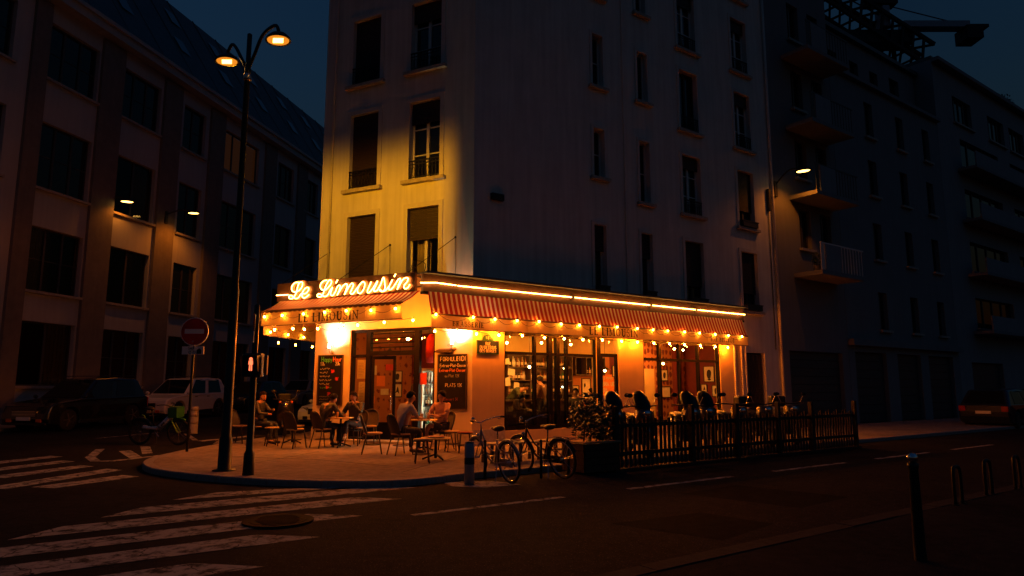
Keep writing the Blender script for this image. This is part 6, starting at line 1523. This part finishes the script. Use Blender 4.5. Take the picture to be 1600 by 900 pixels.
def city_bike(name, label, M, fm, saddle_m, cover):
    t = thing(name, label, 'bicycle', M); r = .34
    wheel_parts(t, .53, r, r-.02); wheel_parts(t, -.53, r, r-.02)
    fr_ = MB(); tu = lambda a, b, rr: fr_.tube([a, b], rr, 8)
    bb = (-.07, 0, .29); st = (-.22, 0, .68); hd0, hd1 = (.36, 0, .62), (.31, 0, .82)
    tu(bb, st, .017); fr_.tube(smooth_path([hd0, (.18, 0, .40), (.02, 0, .31), bb], 5), .021, 8); fr_.tube(smooth_path([hd1, (.12, 0, .55), (-.13, 0, .47)], 5), .015, 8)
    for y in (-.05, .05): tu((bb[0], y*.6, bb[2]), (-.53, y, r), .010); tu((st[0]+.02, y*.4, .62), (-.53, y, r), .008)
    tu(hd0, hd1, .023); fr_.build('frame', fm, t, smooth=True)
    fk = MB(); fk.tube([hd1, (.29, 0, .93)], .013, 8)
    for y in (-.045, .045): fk.tube(smooth_path([hd0, (.40, y, .52), (.46, y, .42), (.53, y, r)], 4), .011, 7)
    fk.build('fork', fm, t, smooth=True)
    hb = MB(); hb.tube(smooth_path([(.08, -.30, 1.02), (.18, -.26, 1.02), (.30, -.12, .98), (.31, 0, .95), (.30, .12, .98), (.18, .26, 1.02), (.08, .30, 1.02)], 5), .011, 7); hbo = hb.build('handlebar', 'chrome', t, smooth=True)
    for y in (-1, 1):
        MB().tube([(.10, y*.292, 1.02), (-.01, y*.315, 1.02)], .018, 8).build('grip', 'rubber', hbo, smooth=True); MB().tube([(.16, y*.27, .99), (.04, y*.28, .985)], .007, 5).build('brake_lever', 'steel', hbo)
    MB().lathe([(.03, 0), (.035, .02), (.01, .045)], 10, None, (.2, .2, 1.03)).build('bell', 'chrome', hbo, smooth=True)
    sd = MB(); sd.tube([st, (-.25, 0, .83)], .013, 7); sd.build('seat_post', 'chrome', t, smooth=True)
    sd = MB(); sd.ball((-.30, 0, .875), .115, 12, 8, (1.0, .9, .42)); sd.ball((-.16, 0, .875), .055, 10, 6, (1.7, .7, .6)); sd.build('saddle', saddle_m, t, smooth=True)
    for xx, a0, a1 in ((.53, 35, 175), (-.53, -10, 165)):
        MB().tube([(xx+(r+.015)*math.cos(R(a)), 0, r+(r+.015)*math.sin(R(a))) for a in range(a0, a1, 8)], .022, 6).build('mudguard', fm, t, smooth=True)
    rk = MB()
    for y in (-.06, .06): rk.tube([(-.30, y, .70), (-.85, y, .70)], .007, 5); rk.tube([(-.75, y, .70), (-.53, y, r)], .006, 5)
    for x in (-.4, -.55, -.7, -.85): rk.tube([(x, -.06, .70), (x, .06, .70)], .006, 5)
    rk.build('rack', 'steel', t)
    cr_ = MB(); cr_.tube([(bb[0]+.095*math.cos(2*math.pi*i/20), -.05, bb[2]+.095*math.sin(2*math.pi*i/20)) for i in range(20)], .006, 5, closed=True)
    cr_.tube([(bb[0], -.06, bb[2]), (bb[0]+.10, -.07, bb[2]-.13)], .009, 6); cr_.tube([(bb[0], .06, bb[2]), (bb[0]-.10, .07, bb[2]+.13)], .009, 6); cr_.box(bb[0]+.05, bb[0]+.15, -.15, -.07, bb[2]-.145, bb[2]-.125); cr_.box(bb[0]-.15, bb[0]-.05, .07, .15, bb[2]+.125, bb[2]+.145); cr_.build('crank', 'steel', t)
    MB().box(-.52, bb[0]+.09, -.075, -.055, .24, .37).build('chain_guard', fm, t, bevel=.01)
    MB().ball((.42, 0, .72), .04, 8, 6).build('head_lamp', 'chrome', t, smooth=True)
    MB().tube([(-.2, .03, .3), (-.28, .14, .02)], .008, 5).build('kick_stand', 'steel', t)
    return t
def bike_M(rear, front, lean):
    d = Vector((front[0]-rear[0], front[1]-rear[1], 0)); a = math.atan2(d.y, d.x); c_ = ((rear[0]+front[0])/2, (rear[1]+front[1])/2, 0)
    return Matrix.Translation(c_) @ Matrix.Rotation(a, 4, 'Z') @ Matrix.Rotation(R(lean), 4, 'X')
city_bike('city_bicycle', 'grey step-through bicycle with brown saddle cover beside the grey bollard', bike_M((-.02, 11.42), (-.58, 12.32), -6), 'bike_silver', 'saddle_brown', True)
city_bike('city_bicycle', 'dark bicycle leaning on a post in front of the benches', bike_M((.88, 12.0), (.22, 12.78), -8), 'bike_dark', 'black_plastic', False)
# hire bicycle
mat('hire_white', (.80, .76, .74), .4, var=.05); mat('hire_green', (.015, .12, .02), .5, var=.1); mat('hire_lime', (.25, .55, .04), .4, var=.1)
t = thing('hire_bicycle', 'white and green hire bicycle with front basket parked by the no entry sign', 'bicycle', bike_M((-9.93, 18.5), (-8.72, 18.35), 4) @ Matrix.Translation((0, 0, rise(-9.3, 18.4))))
r = .33
wheel_parts(t, .56, r, r-.02, 'rubber', 20, .026); wheel_parts(t, -.54, r, r-.02, 'rubber', 20, .026)
mb = MB(); mb.tube(smooth_path([(-.45, 0, .46), (-.20, 0, .44), (-.02, 0, .43)], 4), .05, 8); mb.build('rear_frame', 'hire_white', t, smooth=True)
dt = MB().tube([(-.02, 0, .42), (.34, 0, .74)], [.07, .075], 10).build('down_tube', 'hire_white', t, smooth=True)
mb = MB(); d = Vector((.36, 0, .32)).normalized()
plain_text(mb, 'Lime', 0, 0, .085, .014, lambda q: tuple(Vector((.05, -.079, .455))+d*q[0]*1.1+Vector((-d.z, 0, d.x))*(q[1]-.02))); mb.build('lettering', 'black_letter', dt)
mb = MB(); mb.box(.34, .60, -.17, .17, .72, .98); mb.box(.36, .58, -.15, .15, .985, 1.0); mb.build('basket', 'hire_green', t, bevel=.02)
mb = MB(); mb.tube([(.35, 0, .70), (.40, -.05, .60), (.56, -.06, r)], .018, 7); mb.tube([(.40, .05, .60), (.56, .06, r)], .018, 7); mb.build('fork', 'hire_lime', t, smooth=True)
MB().tube(smooth_path([(.12, -.30, 1.06), (.28, -.2, 1.06), (.33, 0, 1.0), (.28, .2, 1.06), (.12, .30, 1.06)], 5), .014, 7).build('handlebar', 'black_plastic', t, smooth=True)
MB().tube([(.34, 0, .72), (.32, 0, 1.02)], .022, 8).build('stem', 'hire_lime', t, smooth=True)
MB().tube([(-.14, 0, .45), (-.22, 0, .92)], .02, 8).build('seat_post', 'black_plastic', t, smooth=True)
mb = MB(); mb.ball((-.27, 0, .95), .12, 12, 8, (1.1, .8, .4)); mb.build('saddle', 'black_plastic', t, smooth=True)
MB().tube([(-.54+(r+.03)*math.cos(R(a)), 0, r+(r+.03)*math.sin(R(a))) for a in range(0, 165, 8)], .035, 6).build('mudguard', 'black_plastic', t, smooth=True)
MB().tube([(.56+(r+.03)*math.cos(R(a)), 0, r+(r+.03)*math.sin(R(a))) for a in range(60, 170, 8)], .03, 6).build('mudguard', 'hire_green', t, smooth=True)
MB().tube(smooth_path([(-.50, 0, .78), (-.42, 0, .74), (-.40, 0, .62)], 4), .016, 6).build('rear_guard', 'hire_lime', t, smooth=True)
MB().tube([(-.1, .05, .38), (-.18, .16, .02)], .012, 6).build('kick_stand', 'steel', t)
MB().tube([(-.05, -.08, .33), (.05, -.08, .22)], .012, 6).build('crank', 'steel', t)
# motor scooters behind the fence
mat('scooter_paint', (.015, .016, .02), .3, var=.1, coat=.6); mat('windscreen', (.012, .012, .013), .3, var=0, spec=.2)
def scooter_parts(t, shield, box):
    for x in (.62, -.60):
        w = MB().tube([(x+.22*math.cos(R(a)), 0, .27+.22*math.sin(R(a))) for a in range(0, 360, 18)], .055, 9, closed=True).build('wheel', 'rubber', t, smooth=True)
        MB().lathe([(.16, -.03), (.16, .03)], 14, Matrix.Translation((x, 0, .27)) @ Matrix.Rotation(R(90), 4, 'X')).build('rim', 'steel', w)
    sec = lambda x, w_, z0, z1: [(x, -w_, z0+.05), (x, -w_*.9, z1-.05), (x, -w_*.6, z1), (x, w_*.6, z1), (x, w_*.9, z1-.05), (x, w_, z0+.05), (x, w_*.7, z0), (x, -w_*.7, z0)]
    def loft(name, S_, m):
        mb = MB(); n = 8
        for s in S_: mb.v += s
        for i in range(len(S_)-1):
            for k in range(n): mb.f.append((i*n+k, i*n+(k+1) % n, (i+1)*n+(k+1) % n, (i+1)*n+k))
        mb.f.append(tuple(range(n))[::-1]); mb.f.append(tuple((len(S_)-1)*n+k for k in range(n))); return mb.build(name, m, t, smooth=True)
    loft('rear_body', [sec(-.95, .08, .62, .78), sec(-.75, .17, .48, .80), (sec(-.4, .20, .38, .78)), sec(-.08, .19, .30, .70), sec(0, .16, .28, .5)], 'scooter_paint')
    loft('floor', [sec(-.05, .19, .24, .36), sec(.22, .19, .24, .34), sec(.36, .17, .26, .4)], 'black_plastic')
    loft('front_shield', [sec(.34, .22, .30, .55), sec(.37, .25, .45, .80), sec(.42, .24, .6, 1.0), sec(.52, .14, .66, .98), sec(.60, .07, .70, .85)], 'scooter_paint')
    loft('seat', [sec(-.88, .10, .78, .86), sec(-.6, .16, .78, .88), sec(-.3, .15, .76, .84), sec(-.06, .09, .70, .80)], 'black_plastic')
    mb = MB()
    for y in (-.07, .07): mb.tube([(.44, y, .70), (.62, y, .27)], .022, 7)
    mb.build('fork', 'steel', t, smooth=True)
    MB().ball((.58, 0, .90), .075, 12, 8, (.6, 1.1, .9)).build('headlight', 'chrome', t, smooth=True)
    hb = MB().tube(smooth_path([(.22, -.36, 1.06), (.34, -.2, 1.05), (.38, 0, 1.03), (.34, .2, 1.05), (.22, .36, 1.06)], 4), .018, 7).build('handlebar', 'black_plastic', t, smooth=True)
    for y in (-1, 1):
        MB().tube([(.32, y*.24, 1.06), (.33, y*.32, 1.24)], .007, 5).build('mirror_stalk', 'steel', hb); MB().ball((.33, y*.34, 1.28), .06, 10, 6, (.35, 1.2, .8)).build('mirror', 'black_plastic', hb, smooth=True)
    if shield:
        mb = MB(); nu, nv = 8, 8
        for i in range(nu+1):
            for j in range(nv+1):
                a = -1+2*i/nu; f = .95*j/nv; w_ = .25*(1-f**3+1e-6)**.5*(.62+.38*f)
                mb.v.append((.52-.36*f**1.6-.10*a*a, a*w_, .84+.56*f-.02*a*a*f))
        for i in range(nu):
            for j in range(nv): mb.f.append((i*(nv+1)+j, (i+1)*(nv+1)+j, (i+1)*(nv+1)+j+1, i*(nv+1)+j+1))
        o = mb.build('windscreen', 'windscreen', t, smooth=True); s = o.modifiers.new('solid', 'SOLIDIFY'); s.thickness = .006
    if box:
        MB().box(-1.02, -.66, -.2, .2, .92, 1.22).build('top_box', 'black_plastic', t, bevel=.05)
    MB().tube([(-.1, .1, .3), (-.15, .22, .02)], .012, 6).build('kick_stand', 'steel', t)
    MB().box(-.98, -.94, -.09, .09, .5, .62).build('number_plate', 'sign_white', t)
scs = [(.85, 4.0, 200, True, False, 'scooter with tall windscreen behind the fence, nearest the planter'), (1.75, 3.9, 205, True, False, 'scooter with tall windscreen before the lit pier'), (3.25, 3.95, 200, True, False, 'scooter with tall windscreen before the right window, left'), (4.05, 3.8, 195, True, True, 'scooter with windscreen and top box before the right window'), (5.0, 3.9, 205, False, False, 'scooter without windscreen, its bare handlebar against the last pier'), (6.1, 3.9, 200, False, True, 'dark scooter with top box before the side door'), (7.4, 3.9, 190, False, True, 'dark scooter farthest right behind the fence')]
sp = {}
for u, off, rz, sh_, bx_, lb in scs:
    M = FB @ TR(u, -off, 0, rz-36+90)
    M = FB @ TR(u, -off, 0.1 if off < 4.35 else 0, rz+40)
    if (sh_, bx_) not in sp: t = thing('motor_scooter', lb, 'scooter', M, 'scooters behind the fence'); scooter_parts(t, sh_, bx_); sp[(sh_, bx_)] = t
    else: t = copy_tree(sp[(sh_, bx_)], None, M); t['label'] = lb
mat('indicator', (.7, .16, .02), .2, var=0)
t = thing('motor_scooter', 'dark scooter with an orange indicator parked left of the terrace', 'scooter', TR(-6.75, 20.6, .1+rise(-6.75, 20.6), -70)); scooter_parts(t, False, True)
for y in (-.16, .16): MB().ball((.55, y, .98), .04, 8, 6).build('indicator', 'indicator', t, smooth=True)

# ------------------------------------------------------------------ cars
mat('car_glass', (.008, .009, .010), .03, var=0, spec=.7); mat('headlight', (.55, .55, .55), .05, metal=.8, var=0); mat('tail_red', (.35, .01, .01), .15, var=0); mat('car_trim', (.012, .012, .012), .5, var=.1); mat('alloy', (.3, .3, .31), .3, metal=.8, var=.1)
mat('paint_white', (.80, .78, .76), .35, var=.03, coat=.8); mat('paint_black', (.008, .008, .009), .25, var=0, coat=1.0); mat('paint_grey', (.16, .165, .18), .3, var=.03, coat=.8); mat('paint_blue', (.01, .015, .03), .3, var=0, coat=.8)
def car(name, label, M, L, W, H, pm, suv=False, fog=None):
    t = thing(name, label, 'car', M)
    hl = L/2; wr_ = .33 if not suv else .36; fx, rx = hl-.85, -hl+.78; ar = wr_+.06; belt = H*.60; hood = H*.57; gc = .22 if suv else .17
    prof = [(-hl+.10, gc+.08), (-hl+.02, .45), (-hl, .62), (-hl+.06, belt-.04), (-hl+.16, belt), (hl*.34, belt+.0), (hl*.42, belt-.005), (hl-.35, hood-.06), (hl-.12, hood-.16), (hl-.02, .60), (hl, .42), (hl-.06, gc+.06)]
    bot = [(fx+ar*math.cos(R(a)), max(gc, wr_+ar*math.sin(R(a)))) for a in range(-20, 201, 20)] + [(rx+ar*math.cos(R(a)), max(gc, wr_+ar*math.sin(R(a)))) for a in range(-20, 201, 20)]
    pts = prof + [(fx+ar+.03, gc)] + bot + [(rx-ar-.03, gc)]
    mb = MB(); layers = [(-W/2, .975), (-W/2+.035, .995), (-W/2+.12, 1.0), (W/2-.12, 1.0), (W/2-.035, .995), (W/2, .975)]; n = len(pts); cz = .5
    for y, s in layers:
        for x, z in pts: mb.v.append((x*s, y*(1-.05*max(0, abs(x)/hl-.75)*4*.6), cz+(z-cz)*(s if z > cz else 1)))
    for i in range(5):
        for k in range(n): mb.f.append((i*n+k, i*n+(k+1) % n, (i+1)*n+(k+1) % n, (i+1)*n+k))
    mb.f.append(tuple(range(n))[::-1]); mb.f.append(tuple(5*n+k for k in range(n)))
    o = mb.build('body', pm, t); b = o.modifiers.new('bevel', 'BEVEL'); b.width = .02; b.segments = 2; b.limit_method = 'ANGLE'; b.angle_limit = R(30)
    # cabin: roof shell on pillars, glass panes set 5 mm proud
    xb0, xr0, xr1, xw = -hl+.12, -hl+(.42 if suv else .55), hl*.02+.1, hl*.42
    wb, wt = W/2-.04, W/2-.22; zb, zt = belt-.02, H
    c_ = {}
    for s in (-1, 1):
        c_[s] = [Vector((xb0, s*wb, zb)), Vector((xr0, s*wt, zt-.05)), Vector(((xr0+xr1)/2, s*(wt+.02), zt)), Vector((xr1, s*wt, zt-.04)), Vector((xw, s*wb, zb))]
    mb = MB()
    for s in (-1, 1): mb.v += [tuple(p) for p in c_[s]]
    mb.f = [(0, 1, 2, 3, 4), (9, 8, 7, 6, 5), (0, 5, 6, 1), (1, 6, 7, 2), (2, 7, 8, 3), (3, 8, 9, 4)]
    o = mb.build('cabin', pm, t); b = o.modifiers.new('bevel', 'BEVEL'); b.width = .10; b.segments = 4; b.limit_method = 'ANGLE'; b.angle_limit = R(12)
    def pane(name, q, inset):
        cen = sum(q, Vector())/len(q); n_ = (q[1]-q[0]).cross(q[2]-q[0]).normalized()
        if n_.dot(cen-Vector((0, 0, belt*.9))) < 0: n_ = -n_
        MB().poly([tuple(cen+(p-cen)*inset+n_*.012) for p in q]).build(name, 'car_glass', t)
    L0, R0 = c_[1], c_[-1]
    pane('windscreen', [L0[4], R0[4], R0[3], L0[3]], .86); pane('rear_window', [L0[0], R0[0], R0[1], L0[1]], .80)
    for q in (L0, R0):
        f = lambda a, b_, k: q[a].lerp(q[b_], k)
        mid_b, mid_t = f(0, 4, .52), f(1, 3, .55)
        pane('side_window', [f(0, 4, .55), f(0, 4, .93), f(1, 3, .97), f(1, 3, .58)], .88)
        pane('side_window', [f(0, 4, .16), f(0, 4, .52), f(1, 3, .54), f(1, 3, .10)], .86)
    for x in (fx, rx):
        for s in (-1, 1):
            Mw = Matrix.Translation((x, s*(W/2-.12), wr_)) @ Matrix.Rotation(R(90), 4, 'X')
            w_ = MB().lathe([(wr_*.62, -.10), (wr_*.93, -.10), (wr_, -.06), (wr_, .06), (wr_*.93, .10), (wr_*.62, .10)], 22, Mw).build('wheel', 'rubber', t, smooth=True)
            mb = MB(); mb.lathe([(wr_*.62, -.02), (wr_*.62, .02)], 20, Mw)
            for k in range(5):
                a = 2*math.pi*k/5; p = Vector((x, s*(W/2-.03), wr_)); mb.bar(p, p+Vector((math.cos(a)*wr_*.6, 0, math.sin(a)*wr_*.6)), .05, .03)
            mb.build('rim', 'alloy', w_)
    for s in (-1, 1):
        MB().add([(hl-.04, s*(W/2-.42), .60), (hl-.12, s*(W/2-.06), .64), (hl-.30, s*(W/2-.035), .74), (hl-.13, s*(W/2-.40), .74), (hl+.005, s*(W/2-.44), .63)], [(0, 1, 2, 3, 4) if s < 0 else (4, 3, 2, 1, 0)]).add([(hl-.2, s*(W/2-.05), .62), (hl-.2, s*(W/2-.4), .62), (hl-.2, s*(W/2-.4), .72), (hl-.2, s*(W/2-.05), .72)], [(0, 1, 2, 3)]).build('headlight', 'headlight', t)
        MB().box(-hl-.005, -hl+.09, s*(W/2-.17)-.12, s*(W/2-.17)+.12, .64, belt-.06).build('tail_light', 'tail_red', t, bevel=.015)
        MB().ball((hl*.40, s*(W/2+.07), belt+.06), .09, 10, 6, (.7, 1, .75)).build('mirror', pm, t, smooth=True)
        MB().box(hl-.02, hl+.006, s*(W/2-.35)-.09, s*(W/2-.35)+.09, .33, .43).build('fog_lamp', fog or 'car_trim', t)
        for x in (-.15*hl, .22*hl): MB().box(x-.30, x-.15, s*(W/2-.01)-.012, s*(W/2-.01)+.012, belt-.13, belt-.10).build('door_handle', 'car_trim', t)
        MB().box(rx+ar+.05, fx-ar-.05, s*(W/2-.01)-.012, s*(W/2-.01)+.012, gc, gc+.13).build('sill_trim', 'car_trim', t)
        if suv: MB().tube([(xr0+.1, s*(wt-.02), zt+.0), (xr0+.2, s*(wt-.02), zt+.05), (xr1-.15, s*(wt-.02), zt+.05), (xr1-.02, s*(wt-.02), zt-.0)], .016, 6).build('roof_rail', 'car_trim', t)
    g_ = MB().box(hl-.03, hl+.008, -W/2+.46, W/2-.46, .50, .70).build('grille', 'car_trim', t)
    for k in range(4): MB().box(hl+.006, hl+.014, -W/2+.47, W/2-.47, .52+k*.045, .535+k*.045).build('grille_slat', 'chrome', g_)
    MB().box(hl+.004, hl+.018, -.26, .26, .38, .49).build('number_plate', 'sign_white', t); MB().box(-hl-.018, -hl+.002, -.26, .26, .55, .66).build('number_plate', 'sign_white', t)
    MB().box(hl-.07, hl+.003, -W/2+.1, W/2-.1, .235, .31).build('bumper_trim', 'car_trim', t)
    return t
def row_car(front_y, L, name, label, W, H, pm, suv=False, rowx=-13.65, fog=None, flip=False):
    """parked with its right front corner on the kerb-row line of the side street"""
    d = Vector((.191, .982)); xr = rowx+.194*(front_y-27); c_ = Vector((xr, front_y))+d*L/2+Vector((-.982, .191))*W/2
    z = rise(c_.x, c_.y)
    pitch = math.atan2(rise(c_.x, c_.y+2)-rise(c_.x, c_.y-2), 4)
    return car(name, label, Matrix.Translation((c_.x, c_.y, z)) @ Matrix.Rotation(R(79+180), 4, 'Z') @ Matrix.Rotation(pitch, 4, 'Y'), L, W, H, pm, suv, fog)
row_car(21.9, 4.5, 'parked_car', 'black people carrier parked nearest on the side street', 1.82, 1.72, 'paint_black', True, fog='indicator')
row_car(27.2, 4.3, 'parked_car', 'white compact off-road car parked behind the no entry sign', 1.80, 1.68, 'paint_white', True, fog='indicator')
row_car(32.6, 4.1, 'parked_car', 'dark car parked just behind the white off-road car', 1.75, 1.5, 'paint_blue')
row_car(37.5, 4.0, 'parked_car', 'grey hatchback parked farther up the side street', 1.75, 1.52, 'paint_grey')
row_car(25.0, 4.2, 'parked_car', 'white car half hidden behind the left menu pier', 1.78, 1.46, 'paint_white', False, -5.75)
row_car(30.6, 4.2, 'parked_car', 'dark car behind the half hidden white car', 1.78, 1.46, 'paint_black', False, -5.8)
for k, (u, off, pm, lb) in enumerate(((23.0, 2.6, 'paint_blue', 'dark car seen from behind parked at the far right kerb'), (28.3, 2.6, 'paint_black', 'black car ahead of the dark car at the far right'), (16.5, 5.3, None, ''))):
    if pm: car('parked_car', lb, FB @ TR(u, -off-1.0, 0, 0), 4.3, 1.78, 1.5, pm)
